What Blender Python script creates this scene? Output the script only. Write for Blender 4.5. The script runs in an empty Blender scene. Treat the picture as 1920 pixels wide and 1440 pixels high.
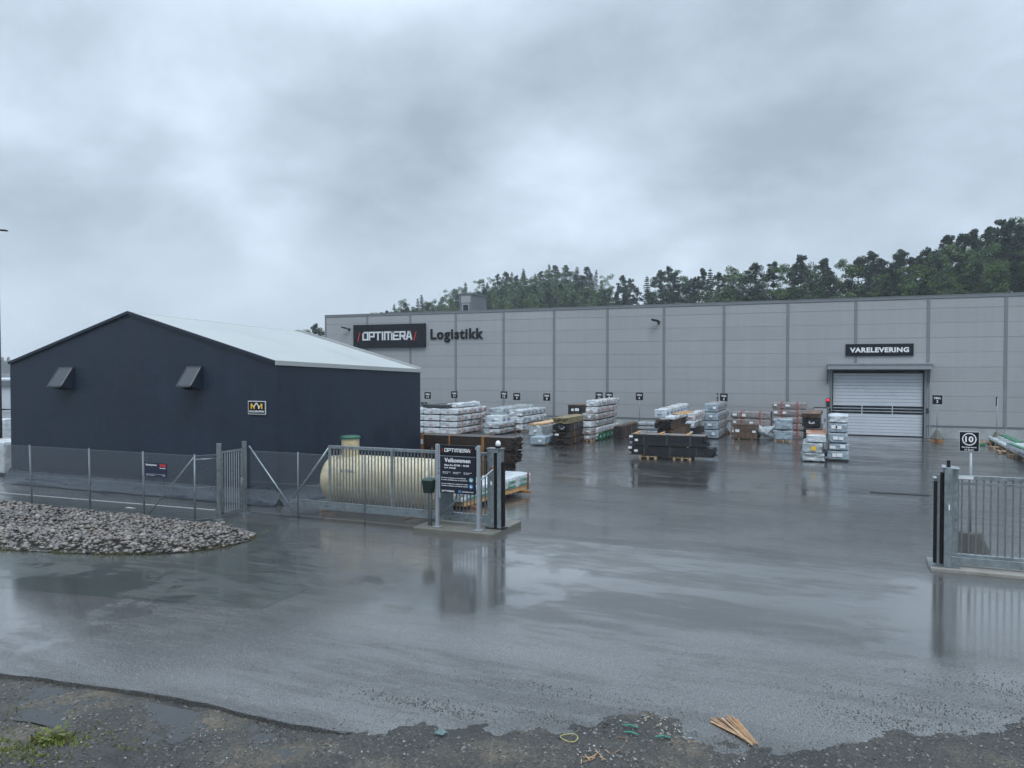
import bpy, math, random
from mathutils import Vector, Matrix, noise
R = math.radians
scn = bpy.context.scene
col = scn.collection
rnd = random.Random(7)

# ------------------------------------------------------------------ camera, sky, sun, exposure
HC, TH, PIT, F = 4.5, R(23.0), math.atan(30 / 1442), 1442.0
cd = bpy.data.cameras.new('camera'); cam = bpy.data.objects.new('camera', cd); col.objects.link(cam)
cam.location = (0, 0, HC); cam.rotation_euler = (math.pi / 2 - PIT, 0, TH)
cd.lens = 36 * F / 1920; cd.sensor_width = 36; cd.clip_end = 3000; cd.clip_start = 0.1
scn.camera = cam
scn.view_settings.view_transform = 'Standard'; scn.view_settings.look = 'None'
scn.view_settings.exposure = 0.52; scn.view_settings.gamma = 1
world = bpy.data.worlds.new('World'); scn.world = world; world.use_nodes = True

def nodes(nt):
    nt.nodes.clear()
    def N(t, **kw):
        n = nt.nodes.new(t)
        for k, v in kw.items():
            if k[0] == '_': setattr(n, k[1:], v)
            else: n.inputs[k.replace('__', ' ')].default_value = v
        return n
    return N
def build_world():
    nt = world.node_tree; N = nodes(nt); L = nt.links.new
    out = N('ShaderNodeOutputWorld'); bg = N('ShaderNodeBackground', Strength=0.1)
    sky = N('ShaderNodeTexSky', _sky_type='NISHITA', _sun_disc=False, _sun_elevation=R(52), _sun_rotation=R(-30))
    tc = N('ShaderNodeTexCoord'); sp = N('ShaderNodeSeparateXYZ'); L(tc.outputs['Generated'], sp.inputs[0])
    mx = N('ShaderNodeMath', _operation='MAXIMUM'); L(sp.outputs[2], mx.inputs[0]); mx.inputs[1].default_value = 0.0
    ad = N('ShaderNodeMath', _operation='ADD'); L(mx.outputs[0], ad.inputs[0]); ad.inputs[1].default_value = 0.5
    dx = N('ShaderNodeMath', _operation='DIVIDE'); L(sp.outputs[0], dx.inputs[0]); L(ad.outputs[0], dx.inputs[1])
    dy = N('ShaderNodeMath', _operation='DIVIDE'); L(sp.outputs[1], dy.inputs[0]); L(ad.outputs[0], dy.inputs[1])
    cb = N('ShaderNodeCombineXYZ'); L(dx.outputs[0], cb.inputs[0]); L(dy.outputs[0], cb.inputs[1])
    mp = N('ShaderNodeMapping'); L(cb.outputs[0], mp.inputs[0])
    mp.inputs['Location'].default_value = (12.2, 4.4, 3.3); mp.inputs['Rotation'].default_value = (0, 0, R(10)); mp.inputs['Scale'].default_value = (1.7, 1.9, 1)
    n1 = N('ShaderNodeTexNoise', Scale=1.5, Detail=9.0, Roughness=0.55, Distortion=0.15); L(mp.outputs[0], n1.inputs[0])
    n2 = N('ShaderNodeTexNoise', Scale=0.7, Detail=2.0, Roughness=0.5); L(mp.outputs[0], n2.inputs[0])
    mn = N('ShaderNodeMix', _data_type='FLOAT'); mn.inputs[0].default_value = 0.36
    L(n1.outputs[0], mn.inputs[2]); L(n2.outputs[0], mn.inputs[3])
    cr = N('ShaderNodeValToRGB'); L(mn.outputs[0], cr.inputs[0])
    e = cr.color_ramp.elements
    e[0].position = 0.36; e[0].color = (0.265, 0.33, 0.39, 1)
    e[1].position = 0.64; e[1].color = (0.55, 0.65, 0.755, 1)
    m = cr.color_ramp.elements.new(0.5); m.color = (0.39, 0.468, 0.55, 1)
    # paler, even band of rain towards the horizon
    hr = N('ShaderNodeMapRange', _interpolation_type='SMOOTHSTEP'); L(sp.outputs[2], hr.inputs[0])
    hr.inputs[1].default_value = 0.02; hr.inputs[2].default_value = 0.22; hr.inputs[3].default_value = 0.6; hr.inputs[4].default_value = 0.0
    mh = N('ShaderNodeMix', _data_type='RGBA'); L(hr.outputs[0], mh.inputs[0]); L(cr.outputs[0], mh.inputs[6]); mh.inputs[7].default_value = (0.47, 0.56, 0.64, 1)
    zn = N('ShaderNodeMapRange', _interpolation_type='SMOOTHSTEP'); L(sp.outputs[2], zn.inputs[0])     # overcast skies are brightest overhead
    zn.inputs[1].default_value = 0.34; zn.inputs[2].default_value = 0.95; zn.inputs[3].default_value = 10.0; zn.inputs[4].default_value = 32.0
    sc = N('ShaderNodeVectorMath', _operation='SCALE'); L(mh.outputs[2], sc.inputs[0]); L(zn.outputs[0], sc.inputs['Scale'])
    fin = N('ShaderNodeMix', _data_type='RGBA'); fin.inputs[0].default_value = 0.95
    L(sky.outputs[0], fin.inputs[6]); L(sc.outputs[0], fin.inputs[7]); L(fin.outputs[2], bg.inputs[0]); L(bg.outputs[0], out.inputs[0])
build_world()
sl = bpy.data.lights.new('sun', 'SUN'); sl.energy = 1.0; sl.angle = R(30); sl.color = (1.0, 0.97, 0.93)
so = bpy.data.objects.new('sun', sl); col.objects.link(so); so.rotation_euler = (R(38), 0, R(30))

# ------------------------------------------------------------------ helpers
def g(y):   # yard falls gently towards the warehouse
    if y <= 19: return 0.0
    if y <= 32: return -0.30 * (y - 19) / 13
    if y <= 62: return -0.30 - 0.17 * (y - 32) / 30
    return -0.47
SP, CP, ST, CT = math.sin(PIT), math.cos(PIT), math.sin(TH), math.cos(TH)
def ray(px, py):
    u, v = (px - 960) / F, (720 - py) / F
    return Vector((-ST * CP, CT * CP, -SP)) + u * Vector((CT, ST, 0)) + v * Vector((-ST * SP, CT * SP, CP))
def onY(px, py, y):
    d = ray(px, py); t = y / d.y
    return Vector((d.x * t, y, HC + d.z * t))
def onG(px, py, dz=0.0):
    d = ray(px, py); z = 0
    for _ in range(12):
        t = (z + dz - HC) / d.z; z = g(d.y * t)
    return Vector((d.x * t, d.y * t, z + dz))

def tag(o, label=None, cat=None, group=None, kind=None):
    if label: o['label'] = label
    if cat: o['category'] = cat
    if group: o['group'] = group
    if kind: o['kind'] = kind
    return o
def root(name, loc, label, cat, group=None, rz=0.0, rx=0.0, ry=0.0):
    o = bpy.data.objects.new(name, None); col.objects.link(o)
    o.location = loc; o.rotation_euler = (rx, ry, rz); o.empty_display_size = 0.2
    return tag(o, label, cat, group)
def link(name, me, parent=None, loc=None, rot=None):
    o = bpy.data.objects.new(name, me); col.objects.link(o)
    if parent: o.parent = parent
    if loc is not None: o.location = loc
    if rot is not None: o.rotation_euler = rot
    return o
class MB:
    def __init__(s): s.v = []; s.f = []; s.M = None
    def _a(s, vs, fs):
        b = len(s.v)
        if s.M is not None: vs = [s.M @ Vector(p) for p in vs]
        s.v += [tuple(p) for p in vs]; s.f += [tuple(i + b for i in f) for f in fs]; return s
    def box(s, x0, x1, y0, y1, z0, z1):
        return s._a([(x0, y0, z0), (x1, y0, z0), (x1, y1, z0), (x0, y1, z0), (x0, y0, z1), (x1, y0, z1), (x1, y1, z1), (x0, y1, z1)],
                    [(0, 3, 2, 1), (4, 5, 6, 7), (0, 1, 5, 4), (1, 2, 6, 5), (2, 3, 7, 6), (3, 0, 4, 7)])
    def bar(s, a, b, w, d=None, up=(0, 0, 1)):   # rectangular bar from a to b
        a, b = Vector(a), Vector(b); d = w if d is None else d
        t = (b - a).normalized(); u = Vector(up)
        if abs(t.dot(u)) > .98: u = Vector((0, 1, 0))
        r = t.cross(u).normalized() * w / 2; q = r.cross(t).normalized() * d / 2
        vs = [a - r - q, a + r - q, a + r + q, a - r + q, b - r - q, b + r - q, b + r + q, b - r + q]
        return s._a(vs, [(0, 1, 2, 3), (7, 6, 5, 4), (0, 4, 5, 1), (1, 5, 6, 2), (2, 6, 7, 3), (3, 7, 4, 0)])
    def cyl(s, a, b, r0, r1=None, n=12, cap=True):
        a, b = Vector(a), Vector(b); r1 = r0 if r1 is None else r1
        t = (b - a).normalized(); u = Vector((0, 0, 1)) if abs(t.z) < .95 else Vector((1, 0, 0))
        p = t.cross(u).normalized(); q = t.cross(p)
        vs = []
        for c, r in ((a, r0), (b, r1)):
            for i in range(n):
                an = 2 * math.pi * i / n; vs.append(c + p * math.cos(an) * r + q * math.sin(an) * r)
        fs = [(i, (i + 1) % n, n + (i + 1) % n, n + i) for i in range(n)]
        if cap: fs += [tuple(range(n - 1, -1, -1)), tuple(range(n, 2 * n))]
        return s._a(vs, fs)
    def lathe(s, prof, c, axis='z', n=32):     # prof: (r, h)
        vs = []; c = Vector(c)
        for r, h in prof:
            for i in range(n):
                an = 2 * math.pi * i / n; a, b = r * math.cos(an), r * math.sin(an)
                vs.append(c + (Vector((a, b, h)) if axis == 'z' else Vector((h, a, b)) if axis == 'x' else Vector((a, h, b))))
        fs = []
        for k in range(len(prof) - 1):
            for i in range(n): fs.append((k * n + i, k * n + (i + 1) % n, (k + 1) * n + (i + 1) % n, (k + 1) * n + i))
        fs += [tuple(range(n - 1, -1, -1)), tuple(range((len(prof) - 1) * n, len(prof) * n))]
        return s._a(vs, fs)
    def prism(s, pts, y0, y1):                 # outline in x,z, thickness in y
        n = len(pts)
        return s._a([(x, y0, z) for x, z in pts] + [(x, y1, z) for x, z in pts],
                    [tuple(range(n)), tuple(range(2 * n - 1, n - 1, -1))] + [(i, n + i, n + (i + 1) % n, (i + 1) % n) for i in range(n)])
    def mesh(s, name, smooth=False):
        me = bpy.data.meshes.new(name); me.from_pydata(s.v, [], s.f); me.update()
        if smooth:
            for p in me.polygons: p.use_smooth = True
        return me
    def build(s, name, mat, parent=None, smooth=False, bevel=0, loc=None, rot=None):
        me = s.mesh(name, smooth); me.materials.append(mat)
        o = link(name, me, parent, loc, rot)
        if bevel:
            m = o.modifiers.new('bevel', 'BEVEL'); m.width = bevel; m.segments = 2; m.limit_method = 'ANGLE'
        return o
def T(x, y, z, rz=0, rx=0, ry=0):
    return Matrix.Translation((x, y, z)) @ Matrix.Rotation(rz, 4, 'Z') @ Matrix.Rotation(ry, 4, 'Y') @ Matrix.Rotation(rx, 4, 'X')

# ---- materials
def mat(name, c, rough=.5, metal=0, n=None, bump=None, coat=0, spec=.5, em=None):
    """n=(scale, amount) colour mottling; bump=(scale, strength)"""
    m = bpy.data.materials.new(name); m.use_nodes = True
    nt = m.node_tree; N = nodes(nt); L = nt.links.new
    out = N('ShaderNodeOutputMaterial'); b = N('ShaderNodeBsdfPrincipled'); L(b.outputs[0], out.inputs[0])
    b.inputs['Base Color'].default_value = (*c, 1); b.inputs['Roughness'].default_value = rough
    b.inputs['Metallic'].default_value = metal; b.inputs['Specular IOR Level'].default_value = spec
    if coat: b.inputs['Coat Weight'].default_value = coat; b.inputs['Coat Roughness'].default_value = .08
    tc = N('ShaderNodeTexCoord')
    if n:
        t = N('ShaderNodeTexNoise', Scale=n[0], Detail=6.0, Roughness=.62); L(tc.outputs['Object'], t.inputs[0])
        r = N('ShaderNodeMapRange'); L(t.outputs[0], r.inputs[0])
        r.inputs[1].default_value = .3; r.inputs[2].default_value = .7; r.inputs[3].default_value = 1 - n[1]; r.inputs[4].default_value = 1 + n[1]
        v = N('ShaderNodeVectorMath', _operation='SCALE'); v.inputs[0].default_value = c; L(r.outputs[0], v.inputs['Scale'])
        L(v.outputs[0], b.inputs['Base Color'])
        r2 = N('ShaderNodeMapRange'); L(t.outputs[0], r2.inputs[0]); r2.inputs[1].default_value = .3; r2.inputs[2].default_value = .7
        r2.inputs[3].default_value = max(.03, rough - .12); r2.inputs[4].default_value = min(1, rough + .12); L(r2.outputs[0], b.inputs['Roughness'])
    if bump:
        t = N('ShaderNodeTexNoise', Scale=bump[0], Detail=4.0); L(tc.outputs['Object'], t.inputs[0])
        bp = N('ShaderNodeBump', Strength=bump[1], Distance=.02); L(t.outputs[0], bp.inputs['Height']); L(bp.outputs[0], b.inputs['Normal'])
    if em:
        b.inputs['Emission Color'].default_value = (*em[0], 1); b.inputs['Emission Strength'].default_value = em[1]
    return m
def islands(name, cols, rough=.5, nsc=8, coat=0, bump=None):
    """colour by mesh island (each stone / board / leaf its own tone)"""
    m = bpy.data.materials.new(name); m.use_nodes = True
    nt = m.node_tree; N = nodes(nt); L = nt.links.new
    out = N('ShaderNodeOutputMaterial'); b = N('ShaderNodeBsdfPrincipled'); L(b.outputs[0], out.inputs[0])
    ge = N('ShaderNodeNewGeometry'); oi = N('ShaderNodeObjectInfo')
    ad = N('ShaderNodeMath', _operation='ADD'); L(ge.outputs['Random Per Island'], ad.inputs[0]); L(oi.outputs['Random'], ad.inputs[1])
    fr = N('ShaderNodeMath', _operation='FRACT'); L(ad.outputs[0], fr.inputs[0])
    cr = N('ShaderNodeValToRGB'); L(fr.outputs[0], cr.inputs[0]); cr.color_ramp.interpolation = 'LINEAR'
    els = cr.color_ramp.elements
    while len(els) < len(cols): els.new(.5)
    for i, c in enumerate(cols): els[i].position = i / (len(cols) - 1); els[i].color = (*c, 1)
    tc = N('ShaderNodeTexCoord'); t = N('ShaderNodeTexNoise', Scale=float(nsc), Detail=4.0); L(tc.outputs['Object'], t.inputs[0])
    r = N('ShaderNodeMapRange'); L(t.outputs[0], r.inputs[0]); r.inputs[1].default_value = .3; r.inputs[2].default_value = .7; r.inputs[3].default_value = .75; r.inputs[4].default_value = 1.25
    v = N('ShaderNodeVectorMath', _operation='SCALE'); L(cr.outputs[0], v.inputs[0]); L(r.outputs[0], v.inputs['Scale'])
    L(v.outputs[0], b.inputs['Base Color']); b.inputs['Roughness'].default_value = rough
    if coat: b.inputs['Coat Weight'].default_value = coat; b.inputs['Coat Roughness'].default_value = .15
    if bump:
        bp = N('ShaderNodeBump', Strength=bump, Distance=.02); L(t.outputs[0], bp.inputs['Height']); L(bp.outputs[0], b.inputs['Normal'])
    return m
def foliage(name, cols, tr=.25):
    m = islands(name, cols, .6, .35)
    nt = m.node_tree; b = [n for n in nt.nodes if n.type == 'BSDF_PRINCIPLED'][0]; o = [n for n in nt.nodes if n.type == 'OUTPUT_MATERIAL'][0]
    t = nt.nodes.new('ShaderNodeBsdfTranslucent'); mx = nt.nodes.new('ShaderNodeMixShader'); mx.inputs[0].default_value = tr
    nt.links.new(b.inputs['Base Color'].links[0].from_socket, t.inputs[0])
    nt.links.new(b.outputs[0], mx.inputs[1]); nt.links.new(t.outputs[0], mx.inputs[2]); nt.links.new(mx.outputs[0], o.inputs[0]); return m

def asphalt(name, base, dark, streak=(0.05, .5), tint=(1, 1, 1), r0=.17, r1=.42, grain=.6, pud=.5, cr=.07):
    m = bpy.data.materials.new(name); m.use_nodes = True
    nt = m.node_tree; N = nodes(nt); L = nt.links.new
    out = N('ShaderNodeOutputMaterial'); b = N('ShaderNodeBsdfPrincipled'); L(b.outputs[0], out.inputs[0])
    tc = N('ShaderNodeTexCoord')
    def nz(scale, sx=1, sy=1, det=4, ro=.6):
        mp = N('ShaderNodeMapping'); L(tc.outputs['Object'], mp.inputs[0]); mp.inputs['Scale'].default_value = (sx, sy, 1)
        t = N('ShaderNodeTexNoise', Scale=float(scale), Detail=float(det), Roughness=ro); L(mp.outputs[0], t.inputs[0]); return t.outputs[0]
    def rng(s, a, b_, c, d):
        r = N('ShaderNodeMapRange', _interpolation_type='SMOOTHSTEP'); L(s, r.inputs[0])
        for i, x in enumerate((a, b_, c, d)): r.inputs[i + 1].default_value = x
        return r.outputs[0]
    def mul(a, b_, op='MULTIPLY'):
        x = N('ShaderNodeMath', _operation=op)
        for i, q in enumerate((a, b_)):
            if isinstance(q, (int, float)): x.inputs[i].default_value = q
            else: L(q, x.inputs[i])
        return x.outputs[0]
    big = nz(.16); st = nz(1.0, *streak); mid = nz(1.3, .6, 1.6, 5); fine = nz(55, det=2); spk = nz(140, det=1)
    k = rng(mul(mul(big, .5), mul(st, .5), 'ADD'), .36, .64, 0, 1)
    mx = N('ShaderNodeMix', _data_type='RGBA'); L(k, mx.inputs[0]); mx.inputs[6].default_value = (*dark, 1); mx.inputs[7].default_value = (*base, 1)
    gr = mul(rng(fine, .3, .7, .35, 1.65), rng(spk, .60, .72, 1, 2.6))
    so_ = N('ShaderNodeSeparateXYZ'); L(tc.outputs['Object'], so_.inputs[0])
    yd = rng(mul(so_.outputs[1], mul(mul(nz(.35, det=5), -.5, 'ADD'), 14.0), 'ADD'), 17.5, 25.0, 1.0, .42)     # base colour darkens, with a ragged edge, towards the storage yard
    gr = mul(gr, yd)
    v = N('ShaderNodeVectorMath', _operation='SCALE'); L(mx.outputs[2], v.inputs[0]); L(gr, v.inputs['Scale'])
    L(v.outputs[0], b.inputs['Base Color'])
    scr = nz(1.0, .9, 5.5, 6, .7)
    wet = rng(mul(mul(mul(mid, .30), mul(st, .40), 'ADD'), mul(scr, .30), 'ADD'), .41, .57, 0, 1)      # where the water stands
    nv = nz(.9, det=5); pm = None          # low spots where rain stands, with soft ragged rims
    for (qx, qy), (hx, hy) in ((onG(885, 1090).xy, (2.1, 3.2)), (onG(1850, 1170).xy, (2.6, 3.0)), (onG(1040, 985).xy, (3.2, 1.3)), (onG(1250, 905).xy, (7.5, 2.2)), (onG(20, 1130).xy, (3.0, 3.0))):
        m1 = N('ShaderNodeMapping', _vector_type='POINT'); L(tc.outputs['Object'], m1.inputs[0]); m1.inputs['Location'].default_value = (-qx / hx, -qy / hy, 0); m1.inputs['Scale'].default_value = (1 / hx, 1 / hy, 0)
        ln_ = N('ShaderNodeVectorMath', _operation='LENGTH'); L(m1.outputs[0], ln_.inputs[0])
        q = rng(mul(ln_.outputs['Value'], mul(mul(nv, -.5, 'ADD'), 2.6), 'ADD'), .55, 1.15, 1, 0)
        pm = q if pm is None else mul(pm, q, 'MAXIMUM')
    wet = mul(wet, pm, 'MAXIMUM')
    L(mul(rng(wet, 0, 1, r1, r0), rng(pm, 0, 1, 1, .65)), b.inputs['Roughness'])
    b.inputs['IOR'].default_value = 1.6
    L(mul(rng(wet, .0, 1.0, .25, 1), pud), b.inputs['Coat Weight']); L(rng(pm, 0, 1, cr, .05), b.inputs['Coat Roughness']); b.inputs['Coat IOR'].default_value = 1.33
    bs = mul(rng(wet, 0, 1, grain, grain * .3), rng(pm, 0, 1, 1, .3))
    bp = N('ShaderNodeBump', Distance=.012); L(bs, bp.inputs['Strength'])
    L(mul(fine, mul(spk, .5), 'ADD'), bp.inputs['Height'])
    b2 = N('ShaderNodeBump', Strength=.08, Distance=.03); L(nz(2.2, det=3), b2.inputs['Height']); L(bp.outputs[0], b2.inputs['Normal'])
    L(b2.outputs[0], b.inputs['Normal'])
    b3 = N('ShaderNodeBump', Strength=.10, Distance=.012); L(mul(nz(3.0, det=3), mul(fine, .35), 'ADD'), b3.inputs['Height']); L(b3.outputs[0], b.inputs['Coat Normal'])
    return m

M = {}
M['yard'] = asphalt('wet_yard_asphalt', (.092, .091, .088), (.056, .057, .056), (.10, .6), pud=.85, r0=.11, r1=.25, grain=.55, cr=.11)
M['entry'] = asphalt('wet_entry_asphalt', (.092, .091, .088), (.056, .057, .056), (.10, .6), pud=.85, r0=.11, r1=.25, grain=.55, cr=.11)
M['old'] = asphalt('old_asphalt', (.054, .061, .055), (.038, .043, .040), (.10, .6), pud=.7, r0=.13, r1=.27, grain=.6, cr=.13)
M['soil'] = mat('soil', (.05, .048, .04), .8, n=(.8, .4), bump=(6, .5))
M['hill'] = mat('hill_floor', (.025, .038, .018), .9, n=(.3, .5), bump=(1, .6))
M['paint_white'] = mat('road_paint', (.55, .57, .58), .35, n=(6, .25))
M['galv'] = mat('galvanised_steel', (.25, .285, .30), .38, .7, n=(9, .28))
M['galv_d'] = mat('weathered_galvanised_steel', (.17, .195, .21), .42, .6, n=(12, .2))
M['wire'] = mat('fence_wire', (.30, .33, .35), .45, .5)
M['alu'] = mat('grey_aluminium', (.32, .35, .38), .35, .4, n=(9, .06))
M['black'] = mat('black_rubber', (.006, .006, .007), .6, spec=.25)
M['signblack'] = mat('sign_black', (.006, .007, .011), .5, n=(3, .1), spec=.25)
M['signnavy'] = mat('sign_navy', (.010, .014, .026), .45, n=(3, .1), spec=.3)
M['white'] = mat('white_lettering', (.72, .74, .76), .4)
M['greylet'] = mat('grey_lettering', (.62, .65, .68), .4)
M['red'] = mat('red_mark', (.55, .03, .03), .35)
M['blue'] = mat('blue_mark', (.05, .20, .42), .35)
M['teal'] = mat('teal_mark', (.16, .36, .42), .35)
M['yellow'] = mat('yellow_mark', (.80, .48, .03), .35)
M['concrete'] = mat('wet_concrete', (.12, .115, .098), .45, n=(3, .25), bump=(20, .3))
M['plinth'] = mat('plinth_concrete', (.30, .32, .325), .7, n=(1.2, .18), bump=(15, .2))
M['wood'] = mat('new_timber', (.52, .30, .13), .55, n=(5, .25))
M['wood_wet'] = mat('wet_timber', (.30, .145, .055), .4, n=(5, .3))
M['pallet'] = mat('pallet_wood', (.34, .235, .14), .6, n=(4, .3))

def wallmat():
    m = mat('ribbed_steel_panel', (.30, .313, .325), .45, .0, n=(.12, .03))
    nt = m.node_tree; b = [n for n in nt.nodes if n.type == 'BSDF_PRINCIPLED'][0]
    tc = nt.nodes.new('ShaderNodeTexCoord'); w = nt.nodes.new('ShaderNodeTexWave'); w.bands_direction = 'Z'; w.inputs['Scale'].default_value = 3.2
    nt.links.new(tc.outputs['Object'], w.inputs[0]); bp = nt.nodes.new('ShaderNodeBump'); bp.inputs['Strength'].default_value = .35; bp.inputs['Distance'].default_value = .01
    nt.links.new(w.outputs[1], bp.inputs['Height']); nt.links.new(bp.outputs[0], b.inputs['Normal'])
    # faint rain streaks running down the sheets
    mp = nt.nodes.new('ShaderNodeMapping'); mp.inputs['Scale'].default_value = (3, 1, .12); nt.links.new(tc.outputs['Object'], mp.inputs[0])
    t = nt.nodes.new('ShaderNodeTexNoise'); t.inputs['Scale'].default_value = 1.2; t.inputs['Detail'].default_value = 4; nt.links.new(mp.outputs[0], t.inputs[0])
    mr = nt.nodes.new('ShaderNodeMapRange'); nt.links.new(t.outputs[0], mr.inputs[0]); mr.inputs[1].default_value = .3; mr.inputs[2].default_value = .7; mr.inputs[3].default_value = .975; mr.inputs[4].default_value = 1.025
    old = b.inputs['Base Color'].links[0].from_socket; v = nt.nodes.new('ShaderNodeVectorMath'); v.operation = 'SCALE'
    ge = nt.nodes.new('ShaderNodeNewGeometry'); gm = nt.nodes.new('ShaderNodeMapRange'); nt.links.new(ge.outputs['Random Per Island'], gm.inputs[0]); gm.inputs[3].default_value = .965; gm.inputs[4].default_value = 1.035
    mm = nt.nodes.new('ShaderNodeMath'); mm.operation = 'MULTIPLY'; nt.links.new(mr.outputs[0], mm.inputs[0]); nt.links.new(gm.outputs[0], mm.inputs[1])
    nt.links.new(old, v.inputs[0]); nt.links.new(mm.outputs[0], v.inputs['Scale']); nt.links.new(v.outputs[0], b.inputs['Base Color'])
    return m
M['panel'] = wallmat()
M['joint'] = mat('joint_cover', (.165, .18, .195), .4, n=(1, .08))
M['trim'] = mat('dark_trim', (.12, .135, .15), .4)
M['door'] = mat('door_slat', (.50, .54, .59), .38, n=(1.5, .06))
M['glass'] = mat('dark_glass', (.008, .010, .014), .08)
M['navy'] = mat('navy_tarpaulin', (.0115, .020, .036), .5, n=(.9, .22), bump=(2.2, .6), spec=.4)
nt = M['navy'].node_tree; _b = [n for n in nt.nodes if n.type == 'BSDF_PRINCIPLED'][0]; _tc = nt.nodes.new('ShaderNodeTexCoord'); _mp = nt.nodes.new('ShaderNodeMapping'); _mp.inputs['Scale'].default_value = (2.2, 2.2, .18)
nt.links.new(_tc.outputs['Object'], _mp.inputs[0]); _t = nt.nodes.new('ShaderNodeTexNoise'); _t.inputs['Scale'].default_value = 1.6; _t.inputs['Detail'].default_value = 6; nt.links.new(_mp.outputs[0], _t.inputs[0])
_r = nt.nodes.new('ShaderNodeMapRange'); nt.links.new(_t.outputs[0], _r.inputs[0]); _r.inputs[1].default_value = .32; _r.inputs[2].default_value = .68; _r.inputs[3].default_value = .90; _r.inputs[4].default_value = 1.12
_v = nt.nodes.new('ShaderNodeVectorMath'); _v.operation = 'SCALE'; nt.links.new(_b.inputs['Base Color'].links[0].from_socket, _v.inputs[0]); nt.links.new(_r.outputs[0], _v.inputs['Scale']); nt.links.new(_v.outputs[0], _b.inputs['Base Color'])
M['navy2'] = mat('navy_skirt', (.014, .021, .034), .32, n=(2, .3), bump=(5, .5))
M['roofw'] = mat('white_roof_sheet', (.34, .36, .355), .45, n=(.4, .06), bump=(.8, .1))
M['tank'] = mat('beige_glassfibre', (.47, .40, .25), .38, n=(2.2, .26), bump=(6, .15), coat=.3)
M['green'] = mat('green_lid', (.015, .085, .055), .35)
M['dgreen'] = mat('dark_green_plastic', (.005, .016, .012), .3)

def lettering(s, name, m, parent, cx, cz, h, y=0.0, w=None, bold=.0, ext=.004, left=False, sp=1.0):
    """text as a mesh facing -Y: letter body height h, centred at (cx, y, cz)"""
    cu = bpy.data.curves.new('t', 'FONT'); cu.body = s; cu.size = 1; cu.offset = bold; cu.extrude = ext / h * .7; cu.resolution_u = 3
    cu.space_character = sp + bold * 2.2
    o = bpy.data.objects.new('t', cu); col.objects.link(o)
    dg = bpy.context.evaluated_depsgraph_get(); me = bpy.data.meshes.new_from_object(o.evaluated_get(dg))
    bpy.data.objects.remove(o); bpy.data.curves.remove(cu)
    xs = [v.co.x for v in me.vertices]; ys = [v.co.y for v in me.vertices]
    x0, x1, y0, y1 = min(xs), max(xs), min(ys), max(ys); sy = h / (y1 - y0); sx = sy if w is None else w / (x1 - x0)
    for v in me.vertices:
        x, yy, z = v.co; v.co = ((x - (x0 if left else (x0 + x1) / 2)) * sx + cx, y - z * h / .7, (yy - (y0 + y1) / 2) * sy + cz)
    me.materials.clear(); me.materials.append(m); me.name = name
    return link(name, me, parent)
def logo_letters(mb, x0, z0, h, w, y0, y1):
    """eight broad square-cornered capitals made of strokes"""
    S = .175
    L_ = {'O': [[(0, 0), (1, 0), (1, 1), (0, 1), (0, 0)]], 'P': [[(0, 0), (0, 1), (1, 1), (1, .42), (0, .42)]], 'T': [[(-.05, 1), (1.05, 1)], [(.5, 1), (.5, 0)]],
          'I': [[(.5, 0), (.5, 1)]], 'M': [[(0, 0), (0, 1), (1.5, 1), (1.5, 0)], [(.75, 1), (.75, 0)]], 'E': [[(1, 1), (0, 1), (0, 0), (1, 0)], [(0, .5), (.85, .5)]],
          'R': [[(0, 0), (0, 1), (1, 1), (1, .45), (0, .45)], [(.5, .45), (1, 0)]], 'A': [[(0, 0), (.35, 1), (.65, 1), (1, 0)], [(.15, .3), (.85, .3)]]}
    W = {'I': .2, 'M': 1.5, 'T': 1.0}
    word = 'OPTIMERA'; adv = [W.get(c, 1.0) for c in word]; gap = .40
    tot = sum(adv) * .62 + gap * .62 * len(word); k = w / tot; x = x0 + gap * .31 * k
    for c, a in zip(word, adv):
        cw = .62 * k
        off = -.4 * cw if c == 'I' else 0
        for n_, st in enumerate(L_[c]):
            for (ax, az), (bx, bz) in zip(st, st[1:]):
                p = Vector((x + off + ax * cw, 0, z0 + h * (S / 2 + az * (1 - S)))); q = Vector((x + off + bx * cw, 0, z0 + h * (S / 2 + bz * (1 - S))))
                d = (q - p).normalized() * h * S * .499; p -= d; q += d
                sd = (q - p).normalized().cross(Vector((0, 1, 0))) * h * S * .5
                e = .0004 * (hash((ax, az, bx)) % 5)
                mb.prism([((p + sd).x, (p + sd).z), ((p - sd).x, (p - sd).z), ((q - sd).x, (q - sd).z), ((q + sd).x, (q + sd).z)][::-1], y0 - e, y1)
        x += (a * .62 + gap * .62) * k
def slash(mb, x, z0, h, y0, y1, sl=.28, t=.11):
    mb.prism([(x, z0), (x + h * t, z0), (x + h * (t + sl), z0 + h), (x + h * sl, z0 + h)], y0, y1)


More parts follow.
